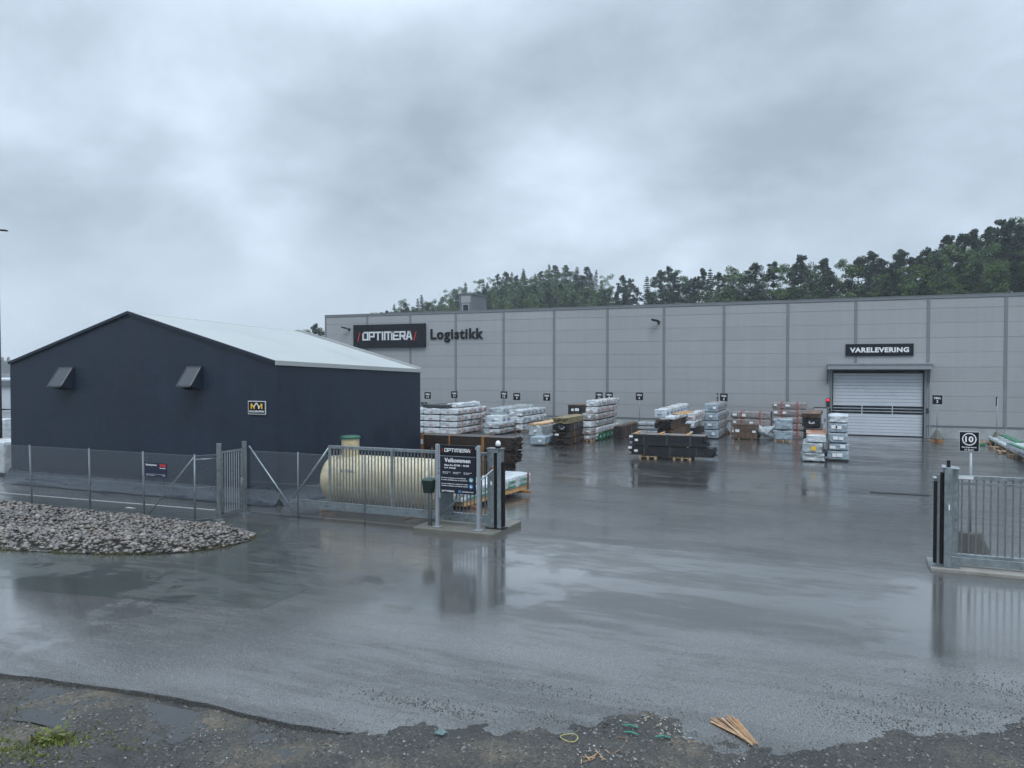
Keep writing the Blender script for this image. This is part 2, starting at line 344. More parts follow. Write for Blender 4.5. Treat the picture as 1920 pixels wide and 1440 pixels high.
# ------------------------------------------------------------------ the ground
def edge_noise(x, s=1.0): return noise.noise(Vector((x * s, 3.3, 0))) + .5 * noise.noise(Vector((x * s * 2.7, 9.1, 0))) + .3 * noise.noise(Vector((x * s * 7, 1.1, 0)))
VERGE_PX = [(-260, 1215), (-120, 1236), (0, 1262), (110, 1276), (210, 1290), (300, 1304), (400, 1324), (470, 1340), (560, 1362), (640, 1374), (700, 1372), (760, 1362), (830, 1354),
            (900, 1358), (960, 1366), (1030, 1374), (1090, 1364), (1140, 1346), (1190, 1334), (1250, 1337), (1275, 1352), (1290, 1384), (1360, 1404),
            (1450, 1408), (1540, 1398), (1610, 1384), (1660, 1376), (1730, 1380), (1800, 1376), (1860, 1368), (1920, 1352), (2020, 1335), (2150, 1310)]
VE = [onG(*p) for p in VERGE_PX]
def verge_edge(x):    # y of the asphalt's near edge at world x
    if x <= VE[0].x: return VE[0].y
    for a, b in zip(VE, VE[1:]):
        if a.x <= x <= b.x: return a.y + (b.y - a.y) * (x - a.x) / max(1e-6, b.x - a.x)
    return VE[-1].y
VE.sort(key=lambda p: p.x)
def sheet(name, xs, ys, zf, m, kind='structure', smooth=True):
    mb = MB(); n = len(xs)
    mb.v = [(x, y, zf(x, y)) for y in ys for x in xs]
    mb.f = [(j * n + i, j * n + i + 1, (j + 1) * n + i + 1, (j + 1) * n + i) for j in range(len(ys) - 1) for i in range(n - 1)]
    o = mb.build(name, m, smooth=smooth); tag(o, kind=kind); return o
sheet('ground', [-1050, -200, -120, -60, -30, 0, 30, 60, 120, 200, 1050], [-60, 0, 19, 32, 62, 120, 300, 1250], lambda x, y: g(y) - .16, M['soil'])
# asphalt slab with a ragged near edge and a real thickness
xs = [-90, -60, -40, -30, -24] + [-20 + .12 * i for i in range(330)] + [22, 30, 45, 70]
mb = MB(); 
XC = onG(640, 1374).x - .3
def near_y(x):
    e = verge_edge(x)
    e += .05 * edge_noise(x, 1.6) * max(0, min(1, (XC + .6 - x) / .6)) - max(0, min(1, (x - XC - .6) / .5))
    return e
ysets = [17.0, 19, 22, 26, 32, 45, 61.9]
nx = len(xs)
for x in xs: mb.v.append((x, near_y(x), -.10))
for x in xs: mb.v.append((x, near_y(x), 0.0))
for yy in ysets:
    for x in xs: mb.v.append((x, yy, g(yy)))
for j in range(len(ysets) + 1):
    for i in range(nx - 1): mb.f.append((j * nx + i, j * nx + i + 1, (j + 1) * nx + i + 1, (j + 1) * nx + i))
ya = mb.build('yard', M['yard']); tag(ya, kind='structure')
# newer, coarser asphalt of the entrance road, laid over the yard sheet
P = [onG(*p) for p in [(-700, 1075), (-200, 1090), (0, 1103), (200, 1120), (400, 1137), (560, 1146), (700, 1152), (2600, 1215)]]
mb = MB(); xs2 = [-60, -40, -30, -24] + [-20 + .25 * i for i in range(150)] + [20, 30, 45]
def far_y(x):
    if x <= P[0].x: return P[0].y
    for a, b in zip(P, P[1:]):
        if a.x <= x <= b.x: return a.y + (b.y - a.y) * (x - a.x) / (b.x - a.x)
    return P[-1].y
n2 = len(xs2)
for x in xs2: mb.v.append((x, near_y(x) + .004, .004))
for x in xs2: mb.v.append((x, far_y(x) + .03 * edge_noise(x, 2), .004))
mb.f = [(i, i + 1, n2 + i + 1, n2 + i) for i in range(n2 - 1)]
tag(mb.build('entrance_road', M['entry']), kind='structure')
# older darker tarmac between the road and the gravel bed
mb = MB(); xs3 = [-45, -35, -28] + [-24 + .3 * i for i in range(48)]
_tip, _end = onG(470, 1003), onG(600, 1144)
def old_far(x):
    if x < _tip.x: return 17.6
    return max(far_y(x) + .02, 17.2 + (far_y(_end.x) - 17.2) * min(1, (x - _tip.x) / (_end.x - _tip.x)) + .12 * edge_noise(x, 1))
n3 = len(xs3)
for x in xs3: mb.v.append((x, far_y(x) + .03 * edge_noise(x, 2) + .01, .0035))
for x in xs3: mb.v.append((x, old_far(x), .0035))
mb.f = [(i, i + 1, n3 + i + 1, n3 + i) for i in range(n3 - 1)]
tag(mb.build('path', M['old']), kind='structure')
# parking line
mb = MB(); a, b = onG(-60, 919), onG(403, 956.5)
mb.bar((a.x, a.y, .006), (b.x, b.y, .006), .07, .004); tag(mb.build('painted_line', M['paint_white']), kind='structure')

# near verge: wet grit, mud and broken edge
def verge_mat():
    m = bpy.data.materials.new('wet_grit'); m.use_nodes = True
    nt = m.node_tree; N = nodes(nt); L = nt.links.new
    out = N('ShaderNodeOutputMaterial'); b = N('ShaderNodeBsdfPrincipled'); L(b.outputs[0], out.inputs[0])
    tc = N('ShaderNodeTexCoord')
    a1 = N('ShaderNodeTexNoise', Scale=.9, Detail=5.0, Roughness=.6); L(tc.outputs['Object'], a1.inputs[0])
    a2 = N('ShaderNodeTexVoronoi', Scale=38.0); L(tc.outputs['Object'], a2.inputs[0])
    a3 = N('ShaderNodeTexNoise', Scale=60.0, Detail=3.0); L(tc.outputs['Object'], a3.inputs[0])
    c1 = N('ShaderNodeValToRGB'); L(a1.outputs[0], c1.inputs[0])
    e = c1.color_ramp.elements; e[0].position = .35; e[0].color = (.014, .015, .015, 1); e[1].position = .68; e[1].color = (.095, .083, .064, 1)
    q = e.new(.52); q.color = (.036, .036, .032, 1)
    c2 = N('ShaderNodeValToRGB'); L(a2.outputs['Color'], c2.inputs[0]); e = c2.color_ramp.elements; e[0].color = (.5, .5, .5, 1); e[1].color = (1.7, 1.6, 1.5, 1)
    mx = N('ShaderNodeMix', _data_type='RGBA', _blend_type='MULTIPLY'); mx.inputs[0].default_value = 1; L(c1.outputs[0], mx.inputs[6]); L(c2.outputs[0], mx.inputs[7])
    L(mx.outputs[2], b.inputs['Base Color'])
    r = N('ShaderNodeMapRange'); L(a1.outputs[0], r.inputs[0]); r.inputs[1].default_value = .35; r.inputs[2].default_value = .6; r.inputs[3].default_value = .35; r.inputs[4].default_value = .75
    L(r.outputs[0], b.inputs['Roughness'])
    bp = N('ShaderNodeBump', Strength=.9, Distance=.02); L(a3.outputs[0], bp.inputs['Height']); L(bp.outputs[0], b.inputs['Normal'])
    return m
M['grit'] = verge_mat()
def verge_z(x, y):
    d = verge_edge(x) - y                      # distance inside the verge
    n = noise.fractal(Vector((x * .9, y * .9, 0)), 1.0, 2.1, 5) * .035 + noise.noise(Vector((x * 9, y * 9, 4))) * .012 + noise.noise(Vector((x * 23, y * 23, 4))) * .008
    if x < XC:
        return -.055 + n * (.5 + min(1, max(0, d))) + .03 * min(1, max(0, d - .5))
    w = min(1, (x - XC) / .6)
    s = max(-.12, min(.05, d * .16 + .045 * noise.fractal(Vector((x * 3, y * 3, 5)), .8, 2.1, 4)))
    return (1 - w) * (-.055 + n) + w * (s + n * .6)
vx = [-17 + .045 * i for i in range(560)]; vy = [4.6 + .045 * i for i in range(190)]
mb = MB(); idx = {}
for j, y in enumerate(vy):
    for i, x in enumerate(vx):
        if y < verge_edge(x) + .45: idx[(i, j)] = len(mb.v); mb.v.append((x, y, verge_z(x, y)))
for (i, j) in list(idx):
    q = [(i, j), (i + 1, j), (i + 1, j + 1), (i, j + 1)]
    if all(k in idx for k in q): mb.f.append(tuple(idx[k] for k in q))
tag(mb.build('verge', M['grit'], smooth=True), kind='structure')

# rain water standing in the low strip of the verge
_a, _b2 = onG(-40, 1318), onG(600, 1400)
mb = MB(); nn = 30
for j in range(2):
    for i in range(nn + 1):
        x = -20 + 15.0 * i / nn; mb.v.append((x, verge_edge(x) - (.12 if j == 0 else 1.1 + .4 * noise.noise(Vector((x, 0, 0)))), -.052))
mb.f = [(nn + 1 + i, nn + 2 + i, i + 1, i) for i in range(nn)]
tag(mb.build('puddle', mat('puddle_water', (.02, .022, .022), .04, bump=(3, .04))), kind='structure')
# loose grit on it
OCT = [(1, 0, 0), (-1, 0, 0), (0, 1, 0), (0, -1, 0), (0, 0, 1), (0, 0, -1)]
OF = [(0, 2, 4), (2, 1, 4), (1, 3, 4), (3, 0, 4), (2, 0, 5), (1, 2, 5), (3, 1, 5), (0, 3, 5)]
def pebble(mb, x, y, z, r, rg):
    a = rg.uniform(0, 3.14); ca, sa = math.cos(a), math.sin(a); sx, sy, sz = r * rg.uniform(.7, 1.5), r * rg.uniform(.6, 1.1), r * rg.uniform(.4, .8)
    b = len(mb.v); t = rg.uniform(-.4, .4)
    for p in OCT:
        u, v, w = p[0] * sx * rg.uniform(.8, 1.2), p[1] * sy * rg.uniform(.8, 1.2), p[2] * sz + p[0] * t * r
        mb.v.append((x + u * ca - v * sa, y + u * sa + v * ca, z + w))
    mb.f += [tuple(i + b for i in f) for f in OF]
M['pebble'] = islands('grit_stone', [(.02, .021, .023), (.05, .05, .05), (.035, .037, .04), (.09, .085, .075), (.03, .03, .03), (.16, .15, .14), (.04, .042, .045)], .35, 20)
mb = MB(); rg = random.Random(3)
while len(mb.v) < 6 * 42000:
    x = rg.uniform(-12, 7); y = rg.uniform(4.9, 12.2); d = verge_edge(x) - y
    if d < -.35 or (d < 0 and rg.random() > .12): continue
    if noise.noise(Vector((x * 1.1, y * 1.1, 8))) > .28 and rg.random() < .85: continue
    z = max(verge_z(x, y), .004 if x > XC and d < 0 else -1)
    pebble(mb, x, y, z, rg.choice((.006, .008, .010, .013, .018, .026)) * rg.uniform(.7, 1.2), rg)
for cx, cy, sx, sy, k in [(790, 1320, .5, .09, 240), (835, 1333, .35, .07, 120), (1690, 1358, .45, .15, 260), (1800, 1335, .9, .2, 380), (1880, 1290, .6, .25, 260), (1060, 1300, .9, .12, 170), (1330, 1395, .9, .12, 160), (1060, 1355, .6, .07, 150)]:
    c = onG(cx, cy)
    for _ in range(k):
        pebble(mb, c.x + rg.gauss(0, sx), c.y + rg.gauss(0, sy), .010, rg.uniform(.005, .013), rg)
for _ in range(2600):
    x = rg.uniform(-8, 6); y = verge_edge(x) + abs(rg.gauss(0, 1.3)); pebble(mb, x, y, .008, rg.uniform(.003, .008), rg)
tag(mb.build('gravel', M['pebble']), 'dark wet grit scattered along the near edge of the asphalt', 'gravel', kind='stuff')

# ------------------------------------------------------------------ bed of rounded stones by the left fence
BED = [(-420, 905), (-200, 925), (0, 943), (60, 950), (170, 962), (270, 972), (365, 985), (430, 987), (478, 1004), (470, 1014), (440, 1022), (400, 1030), (350, 1036), (280, 1040), (200, 1040), (100, 1037), (0, 1031), (-200, 1018), (-420, 1000)]
BW = [onG(*p) for p in BED]
def inside(x, y, poly):
    c = False; n = len(poly)
    for i in range(n):
        a, b = poly[i], poly[i - 1]
        if (a.y > y) != (b.y > y) and x < (b.x - a.x) * (y - a.y) / (b.y - a.y) + a.x: c = not c
    return c
def dist_edge(x, y, poly):
    p = Vector((x, y)); best = 9
    for i in range(len(poly)):
        a, b = poly[i].xy, poly[i - 1].xy; t = max(0, min(1, (p - a).dot(b - a) / (b - a).length_squared)); best = min(best, (p - a - t * (b - a)).length)
    return best
M['stone'] = islands('river_stone', [(.090, .078, .070), (.15, .118, .096), (.052, .052, .053), (.165, .135, .112), (.09, .082, .077), (.23, .205, .185), (.065, .060, .058), (.16, .125, .105), (.042, .042, .043), (.125, .112, .10)], .38, 14, coat=.3)
def icos():
    import bmesh
    out = []
    for k in range(5):
        bm = bmesh.new(); bmesh.ops.create_icosphere(bm, subdivisions=2, radius=1)
        for v in bm.verts:
            v.co *= 1 + .22 * noise.noise(v.co * 1.3 + Vector((k * 7, 0, 0)))
        out.append(([tuple(v.co) for v in bm.verts], [tuple(v.index for v in f.verts) for f in bm.faces])); bm.free()
    return out
ICO = icos(); rg = random.Random(11)
stones = []; tries = 0
x0, x1 = min(p.x for p in BW), max(p.x for p in BW); y0, y1 = min(p.y for p in BW), max(p.y for p in BW)
grid = {}
while tries < 120000 and len(stones) < 12000:
    tries += 1; x, y = rg.uniform(x0, x1), rg.uniform(y0, y1)
    if not inside(x, y, BW): continue
    r = rg.choice((.022, .027, .031, .035, .039, .043, .047, .052, .058, .078)); k = (int(x / .07), int(y / .07))
    lv = grid.get(k, 0)
    if lv > 2: continue
    grid[k] = lv + 1; d = dist_edge(x, y, BW)
    stones.append((x, y, .03 + min(.16, d * .25) + .035 * lv + .05 * noise.noise(Vector((x, y, 0))), r))
big = sorted(stones, key=lambda s: (s[3] / math.hypot(s[0], s[1])) * (1 if s[0] > -30 else 0) * (1 + .8 * (s[2])), reverse=True)
ind = big[:300]; rest = big[300:]
def stone_xf(s):
    return Matrix.Translation(s[:3]) @ Matrix.Rotation(rg.uniform(0, 6.28), 4, 'Z') @ Matrix.Rotation(rg.uniform(-.5, .5), 4, 'X') @ Matrix.Diagonal((s[3] * rg.uniform(1, 1.35), s[3] * rg.uniform(.75, 1), s[3] * rg.uniform(.55, .8), 1))
sm = []
for vs, fs in ICO:
    mb = MB(); mb._a(vs, fs); me = mb.mesh('stone', True); me.materials.append(M['stone']); sm.append(me)
for i, s in enumerate(ind):
    o = link('stone', sm[i % 5]); o.matrix_world = stone_xf(s)
    tag(o, 'rounded wet grey or pinkish stone on the stone bed by the mesh fence', 'stone', 'larger stones on top of the stone bed')
mb = MB()
for s in rest:
    mb.M = stone_xf(s); mb._a(*ICO[rg.randrange(5)])
mb.M = None
tag(mb.build('stones', M['stone'], smooth=True), 'bed of rounded wet grey and pinkish river stones in front of the mesh fence', 'stones', kind='stuff')
mb = MB(); n = len(BW); mb.v = [(p.x, p.y, .02) for p in BW]; mb.f = [tuple(range(n))]
tag(mb.build('bed_soil', M['soil']), kind='structure')
# thin yellowing grass along the bed's lower rim, and a few weeds
M['grass'] = foliage('dry_grass', [(.12, .11, .035), (.07, .085, .02), (.17, .13, .05), (.06, .08, .025), (.13, .10, .04)])
M['weed'] = foliage('weed_leaf', [(.10, .14, .02), (.14, .18, .03), (.16, .15, .04), (.08, .12, .02)])
def blades(mb, x, y, z, h, rg, n=3, w=.004):
    for _ in range(n):
        a = rg.uniform(0, 6.28); l = rg.uniform(.2, .8) * h; c, s = math.cos(a), math.sin(a)
        bx, by = x + rg.gauss(0, .02), y + rg.gauss(0, .02); hh = h * rg.uniform(.5, 1.1)
        mb._a([(bx - s * w, by + c * w, z), (bx + s * w, by - c * w, z), (bx + c * l * .5 + s * w * .6, by + s * l * .5 - c * w * .6, z + hh * .7), (bx + c * l, by + s * l, z + hh), (bx + c * l * .5 - s * w * .6, by + s * l * .5 + c * w * .6, z + hh * .7)], [(0, 1, 2, 3, 4)])
mb = MB(); low = BW[8:19]
for a, b in zip(low, low[1:]):
    L_ = (b - a).length
    for _ in range(int(L_ * 90)):
        t = rg.random(); p = a + (b - a) * t
        if edge_noise(p.x * 1.7, 1) < -.15: continue
        blades(mb, p.x + rg.gauss(0, .05), p.y + rg.gauss(-.03, .10), .005, rg.uniform(.03, .10), rg, 2, .006)
tag(mb.build('grass_rim', M['grass']), 'thin yellowing grass along the lower rim of the stone bed', 'grass', kind='stuff')
mb = MB()
for cx, cy, k, sp, h in [(100, 1388, 150, .16, .06), (20, 1400, 110, .22, .04), (70, 1425, 90, .2, .03), (150, 1370, 60, .3, .03), (200, 1390, 50, .3, .03), (30, 1345, 30, .4, .03)]:
    c = onG(cx, cy)
    for _ in range(k):
        x, y = c.x + rg.gauss(0, sp), c.y + rg.gauss(0, sp * .6); blades(mb, x, y, verge_z(x, y), h, rg, 2, .010)
tag(mb.build('verge_grass', M['weed']), 'sparse yellow green moss and grass tufts in the near left verge', 'grass', kind='stuff')
def weed(px, py, lab, h=.16, n=26, dz=0.0, y=None):
    c = onG(px, py); mb = MB()
    for _ in range(n):
        a = rg.uniform(0, 6.28); r = rg.uniform(.02, h); z = rg.uniform(0, h * .8); w = h * .16
        p = Vector((math.cos(a) * r, math.sin(a) * r, z)); t = Vector((math.cos(a), math.sin(a), rg.uniform(-.2, .8))).normalized() * h * .38; s = Vector((-math.sin(a), math.cos(a), 0)) * w
        mb._a([p, p + t * .5 + s, p + t, p + t * .5 - s], [(0, 1, 2, 3)])
    o = mb.build('weed', M['weed'], loc=(c.x, c.y, (verge_z(c.x, c.y) if py > 1200 else .12) + dz)); tag(o, lab, 'weed')
weed(103, 1386, 'bright green leafy weed in the dark grit at the bottom left', .17, 60)
weed(497 - 0, 1007, 'small green weed at the right tip of the stone bed', .10, 26)

# ------------------------------------------------------------------ the warehouse
WY = 62.0; WX0, WX1 = -46.1, 34.0; WZ0, WZP, WZT = g(62), .30, 9.62
def wx(px, py=700): return onY(px, py, WY).x
def wz(px, py, y=WY): return onY(px, py, y).z
DX0, DX1, DZ1 = wx(1561), wx(1733), wz(1647, 697)
wh = root('warehouse', (-6, WY, 0), 'long grey steel panel warehouse with a white loading door and dark roof trim', 'warehouse')
wh.location = (0, 0, 0)
PDX0, PDX1, PDZ = wx(1524.5), wx(1553), wz(1540, 763.5)
mb = MB()
zj = [WZP + .12, 1.47, 2.5, 3.54, 4.57, 5.61, 6.65, 7.69, 8.72, WZT - .2]
jx = [wx(p) for p in (689, 770, 856, 945, 1039, 1139, 1245, 1357, 1477, 1605, 1741, 1885)]
step = (jx[-1] - jx[0]) / 11
jx = [jx[0] + step * i for i in range(16)]
xs = [WX0] + jx + [WX1]
for a, b in zip(xs, xs[1:]):
    for z0, z1 in zip(zj, zj[1:]):
        segs = [(a, b)]
        if z0 < DZ1 - .1:
            segs = []
            cut = sorted([(DX0 - .18, DX1 + .18), (PDX0, PDX1)]) if z0 < PDZ - .1 else [(DX0 - .18, DX1 + .18)]
            cur = a
            for c0, c1 in cut:
                if c1 <= cur or c0 >= b: continue
                if c0 > cur: segs.append((cur, c0))
                cur = max(cur, c1)
            if cur < b: segs.append((cur, b))
        for s0, s1 in segs:
            if s1 - s0 > .03: mb.box(s0 + .002, s1 - .002, WY, WY + .12, z0 + .007, z1 - .007)
mb.build('panel', M['panel'], wh, bevel=.008)
mb = MB(); mb.box(WX0 + .01, DX0 - .1, WY + .04, WY + .3, WZ0, WZT - .1); mb.box(DX1 + .1, WX1 - .01, WY + .04, WY + .3, WZ0, WZT - .1); mb.box(DX0 - .1, DX1 + .1, WY + .04, WY + .3, DZ1, WZT - .1)
mb.box(WX0, WX0 + .2, WY + .31, WY + 46, WZ0, WZT - .1); mb.box(WX1 - .2, WX1, WY + .31, WY + 46, WZ0, WZT - .1); mb.box(WX0 + .2, WX1 - .2, WY + 45.8, WY + 46, WZ0, WZT - .1)
mb.build('wall', M['joint'], wh)
mb = MB(); mb.box(WX0, WX1, WY + .31, WY + 46, WZT - .35, WZT - .1); mb.build('roof', mat('roof_felt', (.06, .065, .07), .8), wh)
mb = MB(); mb.box(WX0 - .03, WX1, WY - .05, WY + .32, WZT - .19, WZT); mb.box(WX0 - .03, WX1, WY - .07, WY + .33, WZT, WZT + .035); mb.build('roof_trim', M['joint'], wh, bevel=.006)
for x in jx:
    mb = MB()
    lo = WZP + .02
    if DX0 - .3 < x < DX1 + .3: lo = wz(1647, 679)
    mb.box(x - .105, x + .105, WY - .035, WY - .003, lo, WZT - .19); mb.build('joint_cover', M['joint'], wh, bevel=.006)
mb = MB(); mb.box(WX0 - .02, WX0 + .12, WY - .04, WY - .004, WZP, WZT - .19); mb.build('corner_trim', M['joint'], wh)
for a, b in ((WX0 - .02, PDX0 - .05), (DX1 + .2, WX1)):
    mb = MB(); mb.box(a, b, WY - .03, WY + .13, WZP, WZP + .12); mb.build('drip_flashing', M['trim'], wh)
    mb = MB(); x = a
    while x < b - .1:
        x2 = min(b, x + step); mb.box(x + .006, x2 - .006, WY - .012, WY + .2, WZ0 - .3, WZP); x = x2
    mb.build('plinth', M['plinth'], wh, bevel=.01)
mb = MB(); mb.box(PDX1 + .03, DX0 - .2, WY - .012, WY + .2, WZ0 - .3, WZP + .1); mb.build('plinth', M['plinth'], wh)
# loading door
dz0, dz1 = WZ0 + .05, DZ1 - .05
dr = MB(); z = dz0; k = 0
wz0_, wz1_ = wz(1647, 777), wz(1647, 760.5)
nlow = 7; hl = (wz0_ - dz0) / nlow; nup = 10; hu = (dz1 - wz1_) / nup
for i in range(nlow): dr.box(DX0, DX1, WY + .16, WY + .22, dz0 + i * hl + .012, dz0 + (i + 1) * hl - .012)
for i in range(nup): dr.box(DX0, DX1, WY + .16, WY + .22, wz1_ + i * hu + .012, wz1_ + (i + 1) * hu - .012)
bk = MB(); bk.box(DX0, DX1, WY + .19, WY + .26, dz0, dz1); bk.build('door_core', M['joint'], wh)
for r in range(4): zz = wz0_ + r * (wz1_ - wz0_) / 3; dr.box(DX0, DX1, WY + .16, WY + .185, zz - .03, zz + .03)
for c in range(1, 3): xx = DX0 + c * (DX1 - DX0) / 3; dr.box(xx - .035, xx + .035, WY + .158, WY + .184, wz0_ + .031, wz1_ - .031)
dro = dr.build('loading_door', M['door'], wh, bevel=.008)
tag(dro, 'white slatted loading door with a band of dark window strips')
h3 = (wz1_ - wz0_) / 3; w3 = (DX1 - DX0) / 3
for r in range(3):
    for c in range(3):
        mb = MB(); mb.box(DX0 + c * w3 + .03, DX0 + (c + 1) * w3 - .03, WY + .145, WY + .168, wz0_ + r * h3 + .03, wz0_ + (r + 1) * h3 - .03); mb.build('window_strip', M['glass'], dro)
for s in (-1, 1):
    mb = MB(); xx = DX0 - .17 if s < 0 else DX1 + .01
    mb.box(xx, xx + .16, WY - .05, WY + .25, WZ0, DZ1 + .1); mb.build('door_frame', M['joint'], wh, bevel=.006)
    mb = MB(); xx = DX0 - .005 if s < 0 else DX1 - .06
    mb.box(xx, xx + .055, WY - .03, WY + .155, WZ0, DZ1); mb.build('door_seal', M['black'], wh)
mb = MB(); mb.box(DX0, DX1, WY + .02, WY + .158, DZ1 - .12, DZ1 + .1); mb.build('lintel', M['black'], wh)
mb = MB(); mb.box(DX0, DX1, WY + .06, WY + .25, WZ0 - .02, WZ0 + .045); mb.build('threshold', M['black'], wh)
cx0, cx1 = onY(1551.5, 690, WY - .9).x, onY(1750, 690, WY - .9).x; cz0, cz1 = wz(1650, 692, WY - .9), wz(1650, 681, WY - .9)
mb = MB(); mb.box(cx0, cx1, WY - .9, WY - .05, cz1 - .06, cz1); mb.box(cx0, cx1, WY - .92, WY - .87, cz0 - .02, cz0 + .12); mb.box(cx0, cx1, WY - .92, WY - .87, cz1 - .1, cz1 + .01)
mb.box(cx0, cx1, WY - .86, WY - .84, cz0 + .12, cz1 - .1)
mb.box(cx0, cx0 + .04, WY - .86, WY - .05, cz0, cz1 - .06); mb.box(cx1 - .04, cx1, WY - .86, WY - .05, cz0, cz1 - .06); mb.box(cx0 + .05, cx1 - .05, WY - .85, WY - .05, cz0 + .0, cz0 + .05)
cp = mb.build('canopy', mat('canopy_steel', (.24, .26, .285), .38, n=(1, .06)), wh, bevel=.008)
for x in (DX0 - .35, DX1 + .3):
    mb = MB(); mb.bar((x, WY - .7, cz0 - .03), (x, WY - .06, cz0 - .95), .07, .09); mb.bar((x, WY - .08, cz0 - 1.1), (x, WY - .08, cz0 - .02), .09, .09); mb.bar((x, WY - .8, cz0 - .03), (x, WY - .05, cz0 - .03), .07); mb.build('bracket', M['trim'], cp)
mb = MB(); x = DX1 + .36; mb.cyl((x, WY - .1, WZ0), (x, WY - .1, cz0 - .05), .045); mb.build('downpipe', M['alu'], wh)
for px_ in (1556, 1738.5):
    p = onY(px_, 770.5, WY - .06); lettering('5', 'number', M['black'], wh, p.x, p.z, .36, WY - .062, bold=.03)
# staff door
mb = MB(); mb.box(PDX0, PDX1, WY + .05, WY + .12, WZ0 - .1, PDZ + .12); mb.build('door_surround', M['joint'], wh)
mb = MB(); mb.box(PDX0 + .09, PDX1 - .09, WY - .0, WY + .045, WZ0 + .02, PDZ); sd = mb.build('staff_door', mat('staff_door', (.36, .39, .42), .4, n=(1, .04)), wh, bevel=.006)
w_ = PDX1 - PDX0
mb = MB(); mb.box(PDX0 + .32 * w_, PDX0 + .62 * w_, WY - .012, WY - .002, PDZ - .55, PDZ - .2); mb.build('notice', M['white'], sd)
mb = MB(); mb.box(PDX1 - .22, PDX1 - .17, WY - .05, WY - .002, WZ0 + .95, WZ0 + 1.2); mb.build('handle', M['black'], sd)
# small window low on the wall at the left
a, b = onY(789.5, 753.5, WY), onY(802.5, 761, WY)
mb = MB(); mb.box(a.x - .06, b.x + .06, WY - .045, WY - .004, b.z - .06, a.z + .06); wf = mb.build('window', M['alu'], wh)
mb = MB(); mb.box(a.x, (a.x + b.x) / 2 - .03, WY - .055, WY - .047, b.z, a.z); mb.box((a.x + b.x) / 2 + .03, b.x, WY - .055, WY - .047, b.z, a.z); mb.build('pane', mat('green_glass', (.03, .06, .055), .1), wf)
# roof hut
hy = 74.0; a, b = onY(862, 553, hy), onY(885, 553, hy); hb = (onY(912, 570, hy).x, )
ang = onY(912, 560, 1.0).x; hy2 = b.x / ang
mb = MB(); mb.box(a.x, b.x, hy, hy2, WZT - .1, a.z); hut = mb.build('roof_hut', mat('hut_panel', (.13, .145, .155), .45, n=(.8, .08), bump=(6, .2)), wh)
mb = MB(); mb.box(a.x - .07, b.x + .07, hy - .07, hy2 + .07, a.z, a.z + .14); mb.build('cap', M['trim'], hut)
mb = MB(); mb.box(a.x + .18, b.x - .18, hy - .03, hy - .003, a.z - .85, a.z - .12); mb.build('fascia', M['panel'], hut)
mb = MB(); c = (a.x + b.x) / 2; mb.box(c - .42, c + .42, hy - .05, hy - .003, WZT, a.z - .95); fr = mb.build('door_casing', M['alu'], hut)
mb = MB(); mb.box(c - .3, c + .3, hy - .062, hy - .052, WZT, a.z - 1.08); mb.build('pane', M['glass'], fr)

# signs fixed to the front
a, b = onY(662, 609.5, WY - .3), onY(796.5, 651, WY - .3)
sg = root('wall_sign', (a.x, WY - .3, b.z), 'large black wall sign reading OPTIMERA between two red slashes', 'sign')
W_, H_ = b.x - a.x, a.z - b.z
mb = MB(); mb.box(0, W_, 0, .26, 0, H_); mb.build('sign_box', M['signblack'], sg, bevel=.02)
mb = MB(); logo_letters(mb, W_ * .135, H_ * .32, H_ * .37, W_ * .70, -.05, -.004); mb.build('lettering', M['greylet'], sg)
mb = MB(); slash(mb, W_ * .065, H_ * .28, H_ * .38, -.05, -.004); mb.build('red_slash', M['red'], sg)
mb = MB(); slash(mb, W_ * .85, H_ * .28, H_ * .38, -.05, -.004); mb.build('red_slash', M['red'], sg)
a, b = onY(807, 617, WY - .08), onY(906, 641, WY - .08)
sg = root('wall_lettering', (a.x, WY - .075, b.z), 'black raised letters reading Logistikk on the grey wall', 'lettering')
o = lettering('Logistikk', 'letters', M['black'], sg, (b.x - a.x) / 2, (a.z - b.z) / 2, a.z - b.z, 0, w=b.x - a.x, bold=.032, ext=.03, sp=1.06)
a, b = onY(1585.5, 645.3, WY - .12), onY(1713, 667, WY - .12)
sg = root('wall_sign', (a.x, WY - .12, b.z), 'long black sign reading VARELEVERING above the loading door', 'sign')
W_, H_ = b.x - a.x, a.z - b.z
mb = MB(); mb.box(0, W_, 0, .1, 0, H_); mb.build('sign_box', M['signblack'], sg, bevel=.01)
lettering('VARELEVERING', 'lettering', M['white'], sg, W_ / 2, H_ / 2, H_ * .42, -.008, w=W_ * .87, bold=.045)
def wall_lamp(px, py, lab, s=1):
    c = onY(px, py, WY - .3); r = root('wall_lamp', (c.x, WY - .3, c.z), lab, 'lamp')
    mb = MB(); mb.bar((0, .28, -.1), (0, -.1, -.05), .08); mb.box(-.08, .08, .22, .295, -.22, .05); mb.build('arm', M['black'], r)
    mb = MB(); mb.M = T(-.2 * s, -.25, .05, 0, R(-12), R(12)); mb.box(-.28, .28, -.2, .2, -.05, .05); mb.build('lamp_head', M['black'], r, bevel=.02)
wall_lamp(652, 616, 'small black floodlight on the wall left of the large black sign')
wall_lamp(1234, 602, 'small black floodlight high on the wall above the stacked packs')
c = onY(1552.5, 751, WY - .12); tl = root('traffic_light', (c.x, WY - .12, c.z - .25), 'small wall signal with its red light lit, left of the loading door', 'traffic light')
mb = MB(); mb.box(-.11, .11, 0, .11, -.2, .42); mb.build('housing', M['black'], tl, bevel=.02)
mb = MB(); mb.lathe([(.11, 0), (.10, -.04), (.02, -.06)], (0, -.005, .28), 'y', 16); mb.build('red_lens', mat('lit_red_lens', (.6, .01, .02), .3, em=((1, .02, .04), .6)), tl, True)
